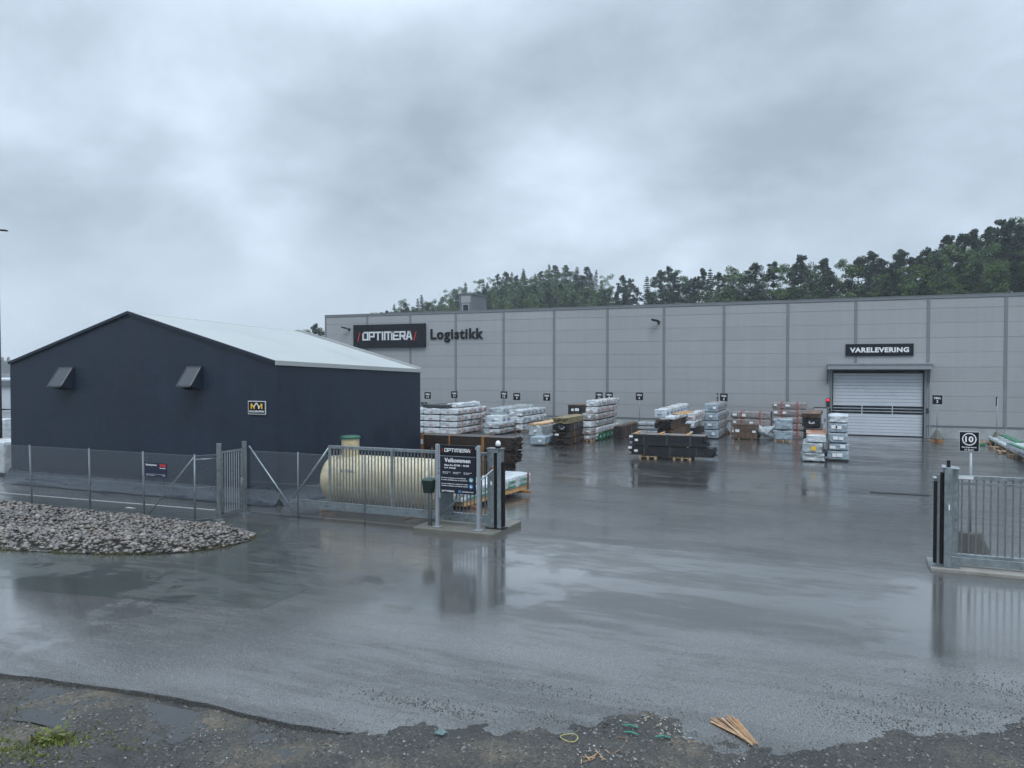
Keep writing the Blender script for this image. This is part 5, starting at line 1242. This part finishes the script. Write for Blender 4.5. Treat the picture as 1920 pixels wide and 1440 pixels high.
for nm, kind, a_, b_, yb, yt, am, l_, dp in (('bottom', 'film_s', 1503, 1546, 866, 850.5, .10, 0, 2.6), ('middle', 'film_s', 1503, 1542, 850.5, 831.5, .05, 0, 3.2), ('top', 'film_w', 1511, 1549, 831, 817, .03, 0, 4.6)):
    r = pack(X_(a_, 850, Y), X_(b_, 850, Y), Y + (.3 if nm == 'top' else 0), (g(Y) if nm == 'bottom' else onY(1524, yb, Y).z), onY(1524, yt, Y).z, dp, kind, nm + ' ' + ('crumpled silver' if kind == 'film_s' else 'white and orange') + ' pack in the left front stack by the loading door', group=G, straps=0, labels=l_, amp=am, bear=.03)
    if nm == 'middle': mb = MB(); mb.box(-.03, .20, -.11, -.10, .18, .38); mb.build('label', M['yellow'], r)
    if nm == 'top':
        W_ = X_(b_, 850, Y) - X_(a_, 850, Y)
        for k in range(4): mb = MB(); y = .5 + k * 1.1; zz = onY(1524, yt, Y).z - onY(1524, yb, Y).z; mb.box(-W_ / 2 - .02, W_ / 2 + .02, y, y + .12, zz + .03, zz + .07); mb.build('orange_batten', mat('orange_batten', (.50, .20, .09), .5), r)
Y = onG(1573, 865).y
for nm, a_, b_, yb, yt, am in (('bottom', 1551, 1593, 865, 846, .04), ('second', 1553, 1592, 845.5, 832, .03), ('third', 1554, 1590, 831.5, 812.5, .025), ('fourth', 1554, 1589, 812, 794, .025), ('topmost rounded', 1553, 1590, 793.5, 779.5, .07)):
    pack(X_(a_, 850, Y), X_(b_, 850, Y), Y, (g(Y) + .05 if nm == 'bottom' else onY(1573, yb, Y).z), onY(1573, yt, Y).z, 3.6 if 'top' not in nm else 2.4, 'film_g' if 'top' not in nm else 'film_w', nm + ' pack of the right front stack in front of the loading door', group=G, straps=0, labels=2 if 'top' not in nm else 0, amp=am, bear=.035)
# right edge: white and green packs on pallets
def lay(px, py, L, w, h, dz, kind, lab, rz=0, grn=0, cat='timber pack'):
    c = onG(px, py, dz); r = root('wrapped_pack', (c.x, c.y, c.z), lab, cat, rz=rz)
    wrapped(w, L, h, M[kind], r, px * .1, .015)
    if grn: mb = MB(); mb.box(-w / 2 - .012, w / 2 + .012, .25 * L if grn == 2 else .0, L * .8, h * .55, h + .02); mb.build('green_band', M['pgreen'], r, bevel=.01)
    return r
for k, (px_, py_, lab) in enumerate(((1857, 833, 'farthest pallet on the asphalt near the right edge'), (1884, 843, 'middle pallet under the white beams at the right edge'), (1896, 851, 'nearest whole pallet under the white beams at the right edge'), (1922, 859, 'pallet cut off by the right edge of the picture'))):
    c = onG(px_, py_); o = pallet(None, 1.2, .9, (c.x, c.y, g(c.y)), rz=R(8 * (k % 2))); tag(o, lab, 'pallet')
c1, c2 = onG(1858, 825, .17), onG(1930, 861, .17); dv = c1 - c2; az = math.atan2(-dv.x, dv.y)
r = root('wrapped_pack', tuple(c2), 'long white beam pack laid across the pallets at the right edge', 'timber pack', rz=az); wrapped(.42, dv.length, .20, M['film_w'], r, 3.3, .008)
c1, c2 = onG(1880, 826, .32), onG(1914, 841, .32); dv = c1 - c2; az = math.atan2(-dv.x, dv.y)
r = root('wrapped_pack', tuple(c2), 'shorter white pack with a green top near the right edge', 'timber pack', rz=az); wrapped(.55, dv.length, .28, M['film_w'], r, 4.3, .012); mb = MB(); mb.box(-.2, .2, .5, dv.length - .1, .285, .36); mb.build('green_cover', M['pgreen'], r, bevel=.01)
c1, c2 = onG(1902, 842, .45), onG(1960, 862, .45); dv = c1 - c2; az = math.atan2(-dv.x, dv.y)
r = root('wrapped_pack', tuple(c2), 'green and white wrapped pack cut by the right edge of the picture', 'timber pack', rz=az); wrapped(.8, dv.length, .26, M['film_w'], r, 5.3, .012); mb = MB(); mb.box(-.41, -.15, .2, dv.length - .15, .27, .31); mb.build('green_cover', M['pgreen'], r, bevel=.01)
c = onG(1915, 822); pack(c.x - .9, c.x + .9, c.y + .5, g(c.y), g(c.y) + .5, 2.0, 'film_b', 'black covered heap by the wall at the right edge', 'heap', bear=.05, straps=0, labels=0, amp=.12, name='covered_heap')
c = onG(1840, 835); mb = MB(); mb.box(-.25, .2, -.1, .12, 0, .12); tag(mb.build('green_block', M['pgreen'], bevel=.02, loc=(c.x, c.y, g(c.y))), 'small green wrapped block on the asphalt left of the pallets', 'block')

# numbered bay signs
def bay(px, py, num, lab, Y=59.6, foot=True, rz=0, tilt=0, H=.6, W=.58, short=None):
    c = onY(px, py, Y); r = root('bay_sign', (c.x, Y, g(Y)), lab, 'sign', 'numbered bay signs along the wall', rz=rz)
    zt = c.z - g(Y)
    mb = MB(); mb.lathe([(.42, .0), (.42, .08), (.10, .62), (.08, .64)], (0, 0, .14), 'z', 4); mb.build('concrete_foot', M['concrete'], r)
    for y in (-.28, .2): mb = MB(); mb.box(-.38, .38, y, y + .12, 0, .138); mb.build('bearer', M['wood_wet'], r)
    mb = MB(); mb.cyl((0, 0, .7), (tilt, 0, zt + H / 2 - .05), .022, n=8); mb.build('pole', M['alu'], r, smooth=True)
    mb = MB(); mb.box(tilt - W / 2, tilt + W / 2, -.045, -.025, zt - H / 2, zt + H / 2); p = mb.build('panel', M['signblack'], r)
    lettering('VMA', 'lettering', M['white'], p, tilt, zt + H * .18, H * .25, -.05, w=W * .72, bold=.03)
    lettering(num, 'lettering', M['white'], p, tilt, zt - H * .20, H * .30, -.05, bold=.03)
    return r
for px_, py_, n_, rz_, t_ in ((802, 741.5, '13', R(15), 0), (851.5, 740, '11', R(48), 0), (944.5, 740.5, '12', R(8), .03), (969.5, 743.5, '9', R(18), -.02), (1028, 744.5, '8', R(14), -.12), (1123, 742.5, '11', R(10), .02), (1142, 742.8, '7', R(22), 0),
                              (1199.5, 743.2, '6', R(0), -.02), (1346, 745, '5', R(-72), 0), (1357.5, 745.2, '4', R(-14), 0), (1757.5, 749.5, '3', R(-8), 0)):
    where = {802: 'leftmost bay sign, above the white block beside the navy hall', 851.5: 'narrow bay sign turned sideways above the right end of the white block',
             944.5: 'bay sign in front of a wall joint, left of the one over the ragged stack', 969.5: 'bay sign standing over the ragged white stack', 1028: 'bay sign on a leaning pole over the loose pale boards',
             1123: 'bay sign over the front of the tall white stack', 1142: 'bay sign over the back of the tall white stack', 1199.5: 'bay sign alone between the tall white stack and the brown pile',
             1346: 'thin bay sign seen almost edge-on over the tidy blue-grey stack', 1357.5: 'bay sign facing left over the tidy blue-grey stack', 1757.5: 'bay sign on a concrete foot just right of the loading door'}[px_]
    bay(px_, py_, n_, where, rz=rz_, tilt=t_, Y=58.8 if n_ == '3' else 59.8)
bay(1869.5, 753, '2', 'bay sign seen edge-on beside the white beams at the right', rz=R(-108), tilt=-.12, Y=58.5)
# drain grate across the yard
a, b = onG(1632, 923), onG(1742, 928); mb = MB(); n = 60
for i in range(n): x = a.x + (b.x - a.x) * i / n; mb.box(x, x + (b.x - a.x) / n * .55, a.y - .09, a.y + .09, g(a.y) + .002, g(a.y) + .012)
mb.box(a.x - .02, b.x + .02, a.y - .12, a.y - .09, g(a.y), g(a.y) + .013); mb.box(a.x - .02, b.x + .02, a.y + .09, a.y + .12, g(a.y), g(a.y) + .013)
tag(mb.build('drain_grate', mat('cast_iron', (.03, .032, .035), .4, .6)), 'dark slotted drain grate set in the wet yard near the right gate', 'drain')

# far left: seen past the hall's edge
c = onG(2, 892); pack(c.x - 2.6, X_(8, 880, c.y), c.y, g(c.y), onY(0, 828, c.y).z, 1.2, 'film_w', 'white wrapped pack at the left edge behind the hall', group=G, straps=1, bear=.1)
Yf = 44.0; zf0 = onY(3, 792, Yf).z
for k, (a_, b_) in enumerate(((812, 800), (799, 786))):
    pack(X_(-70, 800, Yf), X_(9, 800, Yf), Yf, onY(3, a_, Yf).z if k else g(Yf), onY(3, b_, Yf).z, 1.2, 'film_w' if k else 'film_g', ('upper' if k else 'lower') + ' pack of the distant stack at the left edge', group=G, straps=1, bear=.1)
Ys = 62.0; sh = root('distant_shed', (onY(-120, 760, Ys).x, Ys, g(Ys)), 'pale grey flat-roofed shed far away at the left edge', 'shed')
w_ = onY(9, 760, Ys).x - onY(-120, 760, Ys).x + 2; h_ = onY(3, 723, Ys).z - g(Ys)
mb = MB(); mb.box(0, w_, 0, 12, 0, h_); mb.build('wall', M['door'], sh); mb = MB(); mb.box(-.3, w_ + .3, -.4, 12.3, h_ + .002, h_ + .62); mb.build('roof', M['trim'], sh, bevel=.02)
mb = MB(); mb.box(-.3, w_ + .3, -.35, 12.2, h_ + .63, h_ + .80); mb.build('roof_edge', M['door'], sh)

# ------------------------------------------------------------------ litter on the near verge
def vz(c): return max(verge_z(c.x, c.y), 0)
c = onG(1374, 1371); rr = random.Random(2)
sk = root('stick_bundle', (c.x, c.y, .0), 'fan of split orange brown wooden sticks lying on the wet asphalt', 'sticks')
sc_ = (c - cam.location).length / 1442
M['stick'] = islands('split_stick', [(.42, .25, .13), (.26, .15, .08), (.50, .33, .20), (.13, .08, .05), (.34, .21, .12)], .5, 12)
rt = Vector((CT, ST, 0)); fw = Vector((-ST, CT, 0))
for i in range(13):
    t = i / 12; bx = (-30 + 50 * t + rr.uniform(-2, 2)) * sc_; ex = (6 + 17 * t + rr.uniform(-3, 3)) * sc_
    fy0 = (18 + rr.uniform(-5, 4)) * sc_ * 2.2; fy1 = -(20 + rr.uniform(-6, 6)) * sc_ * 2.2
    a_ = rt * bx + fw * fy0; b_ = rt * ex + fw * fy1; z = .012 + .009 * (i % 3) + rr.uniform(0, .006)
    mb = MB(); mb.cyl((a_.x, a_.y, z), (b_.x, b_.y, z + rr.uniform(0, .02)), rr.uniform(.010, .017), rr.uniform(.007, .012), 5); mb.build('stick', M['stick'], sk)
M['strip'] = mat('green_plastic_strip', (.015, .17, .115), .3)
for k, (a_, b_, lab) in enumerate((((1168, 1372), (1196, 1376), 'upper left green plastic strip in the littered dirt mound'), ((1170, 1384), (1196, 1389), 'lower left green plastic strip in the littered dirt mound'), ((1228, 1394), (1258, 1394), 'right green plastic strip in the littered dirt mound'))):
    p, q = onG(*a_), onG(*b_); mb = MB(); m_ = (p + q) / 2; mb.bar((p.x, p.y, vz(p) + .03), (m_.x, m_.y, vz(m_) + .045), .028, .006); mb.bar((m_.x, m_.y, vz(m_) + .045), (q.x, q.y, vz(q) + .025), .028, .006); tag(mb.build('plastic_strip', M['strip']), lab, 'plastic strip')
c = onG(1067, 1395); mb = MB(); n = 28; cen = c
for i in range(n):
    a0, a1 = 2 * math.pi * i / n, 2 * math.pi * (i + 1) / n; R_ = .105
    mb.cyl((c.x + R_ * math.cos(a0), c.y + R_ * .9 * math.sin(a0), vz(c) + .03 + .01 * math.sin(a0 * 2)), (c.x + R_ * math.cos(a1), c.y + R_ * .9 * math.sin(a1), vz(c) + .03 + .01 * math.sin(a1 * 2)), .0055, n=6)
tag(mb.build('wire_ring', mat('yellow_wire', (.40, .36, .13), .4), smooth=True), 'thin yellow ring of wire lying in the near grit', 'ring')
c = onG(825, 1384); mb = MB(); mb._a([(-.07, -.03, .03), (.06, -.05, .035), (.08, .03, .05), (0, .05, .06), (-.05, .03, .04)], [(0, 1, 2, 3, 4)]); o = mb.build('plastic_scrap', mat('pale_teal_scrap', (.07, .12, .12), .3), loc=(c.x, c.y, vz(c))); tag(o, 'pale teal plastic scrap in the grit near the bottom', 'scrap'); m_ = o.modifiers.new('t', 'SOLIDIFY'); m_.thickness = .004
mb = MB(); rr = random.Random(9)
for cx, cy, sx, sy, k in [(1215, 1355, 28, 6, 18), (1240, 1375, 26, 7, 18), (1265, 1390, 16, 8, 26), (1140, 1428, 34, 7, 18), (1110, 1415, 20, 6, 16), (1200, 1370, 30, 10, 22), (1385, 1437, 10, 3, 6), (700, 1420, 200, 12, 16), (1000, 1400, 200, 15, 18), (200, 1360, 160, 20, 16), (390, 1376, 8, 2, 4)]:
    for _ in range(k):
        p = onG(rr.gauss(cx, sx), min(1460, rr.gauss(cy, sy))); z = vz(p) if p.x > XC else verge_z(p.x, p.y); s = rr.uniform(.006, .022); a = rr.uniform(0, 3.14); pts = []
        for j in range(5):
            an = a + j * 1.256 + rr.uniform(-.3, .3); q = s * rr.uniform(.4, 1.3); pts.append((p.x + q * math.cos(an), p.y + .7 * q * math.sin(an), z + .012 + rr.uniform(0, .02)))
        mb._a(pts, [(0, 1, 2, 3, 4)])
o = mb.build('scraps', mat('white_scraps', (.30, .30, .285), .5)); m_ = o.modifiers.new('t', 'SOLIDIFY'); m_.thickness = .003; tag(o, 'white paper and foam scraps strewn over the near dirt', 'litter', kind='stuff')
mb = MB()
for cx, cy, sx, sy, k in [(1105, 1434, 14, 4, 7), (1150, 1424, 26, 8, 3), (1225, 1385, 30, 12, 5), (590, 1405, 30, 8, 1)]:
    for _ in range(k):
        p = onG(rr.gauss(cx, sx), min(1450, rr.gauss(cy, sy))); z = (vz(p) if p.x > XC else verge_z(p.x, p.y)) + .012; a = rr.uniform(0, 3.14); l = rr.uniform(.03, .09); mb.bar((p.x - l * math.cos(a), p.y - l * math.sin(a), z), (p.x + l * math.cos(a), p.y + l * math.sin(a), z + .01), .010, .006)
tag(mb.build('wood_chips', M['stick']), 'orange brown wood splinters strewn over the near dirt', 'splinters', kind='stuff')
for (cx, cy, dx_, lab) in ((702 / 2.88, 953, 1, 'pale puddle-like plastic scrap on the asphalt behind the mesh fence'),):
    c = onG(cx, cy); mb = MB(); mb._a([(-.2, -.04, .01), (.15, -.02, .015), (.22, .05, .01), (-.12, .06, .02)], [(0, 1, 2, 3)]); o = mb.build('plastic_scrap', M['white'], loc=(c.x, c.y, 0)); tag(o, 'white plastic scrap on the asphalt behind the mesh fence', 'scrap')

# ------------------------------------------------------------------ wooded hill behind the warehouse
SKY = [(420, 668), (480, 655), (560, 628), (585, 615), (606, 612), (640, 604), (700, 584), (760, 560), (820, 548), (870, 533), (930, 517), (980, 507), (1050, 496), (1100, 503), (1130, 511), (1150, 528), (1180, 519), (1200, 540),
       (1215, 518), (1250, 506), (1280, 499), (1305, 508), (1330, 506), (1360, 500), (1390, 493), (1430, 502), (1450, 492), (1480, 486), (1530, 481), (1580, 471), (1640, 474), (1700, 478), (1730, 466), (1750, 462), (1775, 452),
       (1790, 440), (1840, 430), (1870, 420), (1895, 404), (1940, 405), (2060, 400), (2200, 392)]
def skyl(px):
    if px <= SKY[0][0]: return SKY[0][1]
    for a, b in zip(SKY, SKY[1:]):
        if a[0] <= px <= b[0]: return a[1] + (b[1] - a[1]) * (px - a[0]) / (b[0] - a[0])
    return SKY[-1][1]
def crest(px): return 235 - 85 * min(1, max(0, (px - 1050) / 350))     # metres to the crest along the view
TREE_H = 13.0
def hill_z(px, dist):
    zc = onD(px, skyl(px), crest(px)).z - TREE_H; t = (dist - 118) / (crest(px) - 118)
    t = max(0, min(1.25, t)); return -.6 + (zc + .6) * (math.sin(min(1, t) * math.pi / 2) ** 1.2) - max(0, t - 1) * 12
def onD(px, py, D):
    d = ray(px, py); k = D / math.hypot(d.x, d.y); return Vector((d.x * k, d.y * k, HC + d.z * k))
mb = MB(); pl_ = list(range(300, 2500, 40)); dl = [118 + 8 * i for i in range(22)]
for px_ in pl_:
    for D in dl: c = onD(px_, 690, D); mb.v.append((c.x, c.y, hill_z(px_, D) + .5 * noise.noise(Vector((c.x * .1, c.y * .1, 0)))))
n = len(dl); mb.f = [(i * n + j, (i + 1) * n + j, (i + 1) * n + j + 1, i * n + j + 1) for i in range(len(pl_) - 1) for j in range(n - 1)]
tag(mb.build('hill', M['hill'], smooth=True), kind='structure')

M['needle'] = foliage('pine_needles', [(.034, .062, .030), (.050, .085, .036), (.024, .044, .024), (.062, .095, .040)], .2)
M['needle_b'] = foliage('spruce_needles', [(.028, .056, .024), (.042, .076, .030), (.022, .040, .022)], .2)
M['leaf'] = foliage('birch_leaves', [(.070, .13, .030), (.095, .16, .036), (.050, .095, .026), (.11, .18, .045)], .3)
M['leaf_b'] = foliage('oak_leaves', [(.052, .10, .028), (.075, .13, .034), (.038, .072, .024), (.065, .115, .03)], .25)
M['bark'] = mat('pine_bark', (.10, .065, .045), .8, n=(3, .3)); M['bark_b'] = mat('grey_bark', (.13, .13, .12), .8, n=(4, .4))
def clump(mb, c, rx, rz, n, s, rg, flat=.3):
    for _ in range(int(n * 1.7)):
        while True:
            p = Vector((rg.uniform(-1, 1), rg.uniform(-1, 1), rg.uniform(-1, 1)))
            if p.length < 1: break
        q = Vector(c) + Vector((p.x * rx, p.y * rx, p.z * rz))
        u = Vector((rg.gauss(0, 1), rg.gauss(0, 1), rg.gauss(0, flat))).normalized(); v = u.cross(Vector((rg.gauss(0, .5), rg.gauss(0, .5), 1))).normalized()
        k = s * .72 * rg.uniform(.6, 1.3); mb._a([q - u * k, q + v * k * .55, q + u * k, q - v * k * .55], [(0, 1, 2, 3)])
def limb(tb, a, b, r): tb.cyl(a, b, r, r * .35, 5, False)
def tree_meshes(kind, seed):
    rg = random.Random(seed); cb, tb = MB(), MB(); H = TREE_H * rg.uniform(.95, 1.12)
    lean = Vector((rg.uniform(-.5, .5), rg.uniform(-.5, .5), 0)); N_ = 6
    def axis(t): return lean * t * t + Vector((.15 * math.sin(t * 5 + seed), .15 * math.cos(t * 4 + seed), H * t))
    top = .97 if kind != 'broad' else .8
    for i in range(N_): tb.cyl(axis(i / N_ * top), axis((i + 1) / N_ * top), .19 * (1 - i / N_ * .85), .19 * (1 - (i + 1) / N_ * .85), 7, False)
    if kind == 'pine':
        start = rg.uniform(.28, .48); t = start
        while t < 1:
            for _ in range(rg.randint(2, 4)):
                a = rg.uniform(0, 6.28); tt = (t - start) / (1 - start); l = (2.1 * math.sin(math.pi * (.22 + .74 * tt)) + .12) * rg.uniform(.5, 1.15)
                b0 = axis(t); b1 = b0 + Vector((math.cos(a) * l, math.sin(a) * l, rg.uniform(-.1, .7))); limb(tb, b0, b1, .06)
                clump(cb, b1, rg.uniform(.5, .95) * (1.05 - .5 * tt), rg.uniform(.40, .75) * (1.05 - .4 * tt), 52, .25, rg); clump(cb, b0.lerp(b1, .55), .6, .4, 24, .24, rg)
            t += rg.uniform(.03, .055)
        
        for q in range(7): tt = .80 + .2 * q / 6; clump(cb, axis(tt), 1.5 * (1 - tt) + .10, .22, 22, .2, rg)
    elif kind == 'spruce':
        t = .12
        while t < 1.0:
            l = 2.3 * (1 - t) ** .85 + .12; k = int(5 + 8 * (1 - t))
            for _ in range(k):
                a = rg.uniform(0, 6.28); q = l * rg.uniform(.7, 1.15); b0 = axis(t); b1 = b0 + Vector((math.cos(a) * q, math.sin(a) * q, -.25 * q))
                limb(tb, b0, b1, .035); clump(cb, b1, .28 + .18 * l, .14, 14, .22, rg, .15); clump(cb, b0.lerp(b1, .55), .25 + .2 * l, .14, 16, .22, rg, .15)
            t += rg.uniform(.028, .045)
        clump(cb, axis(1.0), .12, .45, 16, .16, rg)
    else:
        nb = rg.randint(15, 21)
        for _ in range(nb):
            t = rg.uniform(.25, .78); a = rg.uniform(0, 6.28); env = math.sin(math.pi * (.15 + .8 * t)) ; l = 3.2 * env * rg.uniform(.45, 1.1)
            b0 = axis(t * .8); b1 = b0 + Vector((math.cos(a) * l, math.sin(a) * l, rg.uniform(.6, 2.6))); limb(tb, b0, b1, .07)
            for _ in range(3):
                c = b1 + Vector((rg.gauss(0, .6), rg.gauss(0, .6), rg.gauss(0, .5))); clump(cb, c, rg.uniform(.6, 1.0), rg.uniform(.4, .75), 44, .24, rg, .8)
            clump(cb, b0.lerp(b1, .6), .7, .5, 26, .24, rg, .8)
        for _ in range(7): clump(cb, axis(.86) + Vector((rg.gauss(0, .9), rg.gauss(0, .9), rg.uniform(-.4, 1.6))), .8, .6, 46, .24, rg, .8)
    c, t_ = cb.mesh('crown'), tb.mesh('trunk', True)
    c.materials.append(M[{'pine': 'needle', 'spruce': 'needle_b', 'broad': ('leaf', 'leaf_b')[seed % 2]}[kind]]); t_.materials.append(M['bark' if kind != 'broad' else 'bark_b'])
    return c, t_, H
TV = {'pine': [tree_meshes('pine', 10 + i) for i in range(5)], 'spruce': [tree_meshes('spruce', 30 + i) for i in range(3)], 'broad': [tree_meshes('broad', 50 + i) for i in range(6)]}
KL = {'pine': 'pine tree', 'spruce': 'spruce tree', 'broad': 'leafy tree'}
def place(px):
    for a, b, t in TPL:
        if a <= px < b: return t
    return 'past the right edge'
TPL = [(0, 760, 'above the wall sign'), (760, 850, 'above the raised letters'), (850, 920, 'around the roof hut'), (920, 1000, 'just right of the roof hut'), (1000, 1060, 'at the top of the left rise'), (1060, 1150, 'right of the left rise top'),
       (1150, 1200, 'beside the gap in the row'), (1200, 1260, 'above the high floodlight'), (1260, 1320, 'right of the high floodlight'), (1320, 1380, 'above the tidy blue-grey stack'), (1380, 1440, 'above the long grey stack'), (1440, 1500, 'above the tallest grey stack'),
       (1500, 1580, 'above the staff door'), (1580, 1640, 'above the left half of the door sign'), (1640, 1715, 'above the right half of the door sign'), (1715, 1790, 'above bay sign 3'), (1790, 1850, 'above the speed sign'), (1850, 1922, 'in the upper right corner of the wood'), (1922, 3000, 'just past the right edge')]
def zone(px): return 'near the left end of the warehouse roof' if px < 900 else 'behind the middle left of the roof' if px < 1180 else 'in the row behind the middle of the roof' if px < 1600 else 'on the rise at the right edge'
def tree(kind, px, D, zt=None, label=None, group=None, sc=None, dz=0):
    v = rg.choice(TV[kind]); c = onD(px, 690, D); z = hill_z(px, D) + dz
    s = sc or (zt - z) / v[2]
    z = zt - s * v[2] if zt is not None and sc else z
    row = 'skyline' if D > crest(px) - 12 else 'lower'
    col_ = {'pine': 'dark', 'spruce': 'dark pointed', 'broad': 'green'}[kind]
    r = root(kind + '_tree' if kind != 'broad' else 'leafy_tree', (c.x, c.y, z - .2), label or '%s %s %s %s' % (col_, row, KL[kind], place(px)), 'tree', group or 'trees on the wooded hill behind the warehouse', rz=rg.uniform(0, 6.28))
    w = s * rg.uniform(.85, 1.15); r.scale = (w, w, s)
    link('trunk', v[1], r); link('crown', v[0], r)
rg = random.Random(21)
# skyline row first, then the slope below it
HOLES = [(1144, 1152), (1197, 1206)]
px = 690.0; ntree = 0
while px < 2080:
    D = crest(px) + rg.uniform(-6, 6)
    if not any(a < px < b for a, b in HOLES):
        k = rg.random(); kind = ('pine' if k < (.45 if px > 1180 else .25) else 'spruce' if k < (.65 if px > 1180 else .68) else 'broad')
        zt = onD(px, skyl(px) + rg.uniform(-4, 16) * (1 if rg.random() < .7 else 1.6), D).z
        tree(kind, px, D, zt, sc=rg.uniform(1.0, 1.25) if px > 1150 else rg.uniform(.8, 1.0)); ntree += 1
    px += rg.uniform(9, 17) * (150 / D) * (1.15 if 1180 < px < 1720 else 1)
for back in (14, 30, 46):
    px = 700.0
    while px < 2080:
        D = crest(px) - back + rg.uniform(-6, 6)
        if D > 121:
            k = rg.random(); kind = 'pine' if k < .35 else 'spruce' if k < .5 else 'broad'
            drop = {14: 22, 30: 44, 46: 60}[back] * (150 / D)
            py = skyl(px) + drop + rg.uniform(-6, 16)
            roof = 592 - .0359 * (px - 610)
            if py < roof + 2 and not (back == 14 and any(a - 4 < px < b + 4 for a, b in HOLES)):
                if not (1180 < px < 1640 and back != 30): tree(kind, px, D, onD(px, py + (14 if 1180 < px < 1640 else 0), D).z, sc=rg.uniform(.65, .95)); ntree += 1
        px += rg.uniform(13, 24) * (150 / D)
for px_, py_, k in ((560, 626, 'broad'), (580, 617, 'broad'), (592, 611, 'pine'), (604, 613, 'broad'), (622, 606, 'pine')):
    tree(k, px_, 150, onD(px_, py_, 150).z, sc=.9, label='tree showing between the hall roof and the warehouse corner', group='trees between the hall and the warehouse'); ntree += 1
# low growth filling the foot of the wood
mb = MB(); rg = random.Random(5)
for _ in range(1300):
    px_ = rg.uniform(690, 2080); D = crest(px_) - rg.uniform(-6, 40); D = max(121, D); c = onD(px_, 690, D)
    clump(mb, (c.x, c.y, hill_z(px_, D) + rg.uniform(.5, 5.0 if not 1180 < px_ < 1640 else 3.2)), rg.uniform(1.2, 2.2), rg.uniform(.8, 1.6), 42, .34, rg, .8)
tag(mb.build('undergrowth', M['leaf_b']), 'green undergrowth filling the foot of the wood behind the warehouse roof', 'undergrowth', kind='stuff')
# far pale wood at the left horizon
rg = random.Random(8)
for i, (px_, py_) in enumerate(((-30, 668), (-20, 674), (-12, 668), (-4, 676), (3, 670), (9, 676), (16, 672), (24, 680), (-42, 672))):
    c = onD(px_, py_, 860); v = rg.choice(TV['spruce' if i % 2 else 'pine']); s = 1.5; r = root('distant_tree', (c.x, c.y, c.z - v[2] * s), 'far pale conifer in the misty wood on the left horizon', 'tree', 'distant conifers on the left horizon', rz=rg.uniform(0, 6)); r.scale = (s, s, s); link('trunk', v[1], r); link('crown', v[0], r)
mb = MB()
for _ in range(160):
    px_ = rg.uniform(-60, 40); c = onD(px_, rg.uniform(682, 712), 865 + rg.uniform(-5, 20)); clump(mb, c, 4.5, 3.5, 50, .9, rg, .8)
tag(mb.build('distant_undergrowth', M['leaf_b']), 'misty green mass of trees at the left horizon', 'wood', kind='stuff')
mb = MB(); cs_ = [onD(p, 690, 890) for p in (-400, -200, 0, 200)]
mb.v = [(c.x, c.y, -.4) for c in cs_] + [(c.x * 1.03, c.y * 1.03, 9.0) for c in cs_] + [(c.x * 1.3, c.y * 1.3, 9.0) for c in cs_]; mb.f = [(i, i + 1, 5 + i, 4 + i) for i in range(3)] + [(4 + i, 5 + i, 9 + i, 8 + i) for i in range(3)]
tag(mb.build('distant_hill', M['hill']), kind='structure')
print('trees', ntree)

# ------------------------------------------------------------------ rain haze
hm = bpy.data.materials.new('rain_haze'); hm.use_nodes = True; nt = hm.node_tree; N = nodes(nt)
out = N('ShaderNodeOutputMaterial'); pv = N('ShaderNodeVolumePrincipled', Density=.00055, Anisotropy=.2); pv.inputs['Color'].default_value = (.86, .92, 1.0, 1)
nt.links.new(pv.outputs[0], out.inputs['Volume'])
mb = MB(); mb.box(-1100, 1100, -70, 1300, -16, 60); hz = mb.build('haze', hm); tag(hz, 'thin rain haze over the whole place', 'haze', kind='stuff')
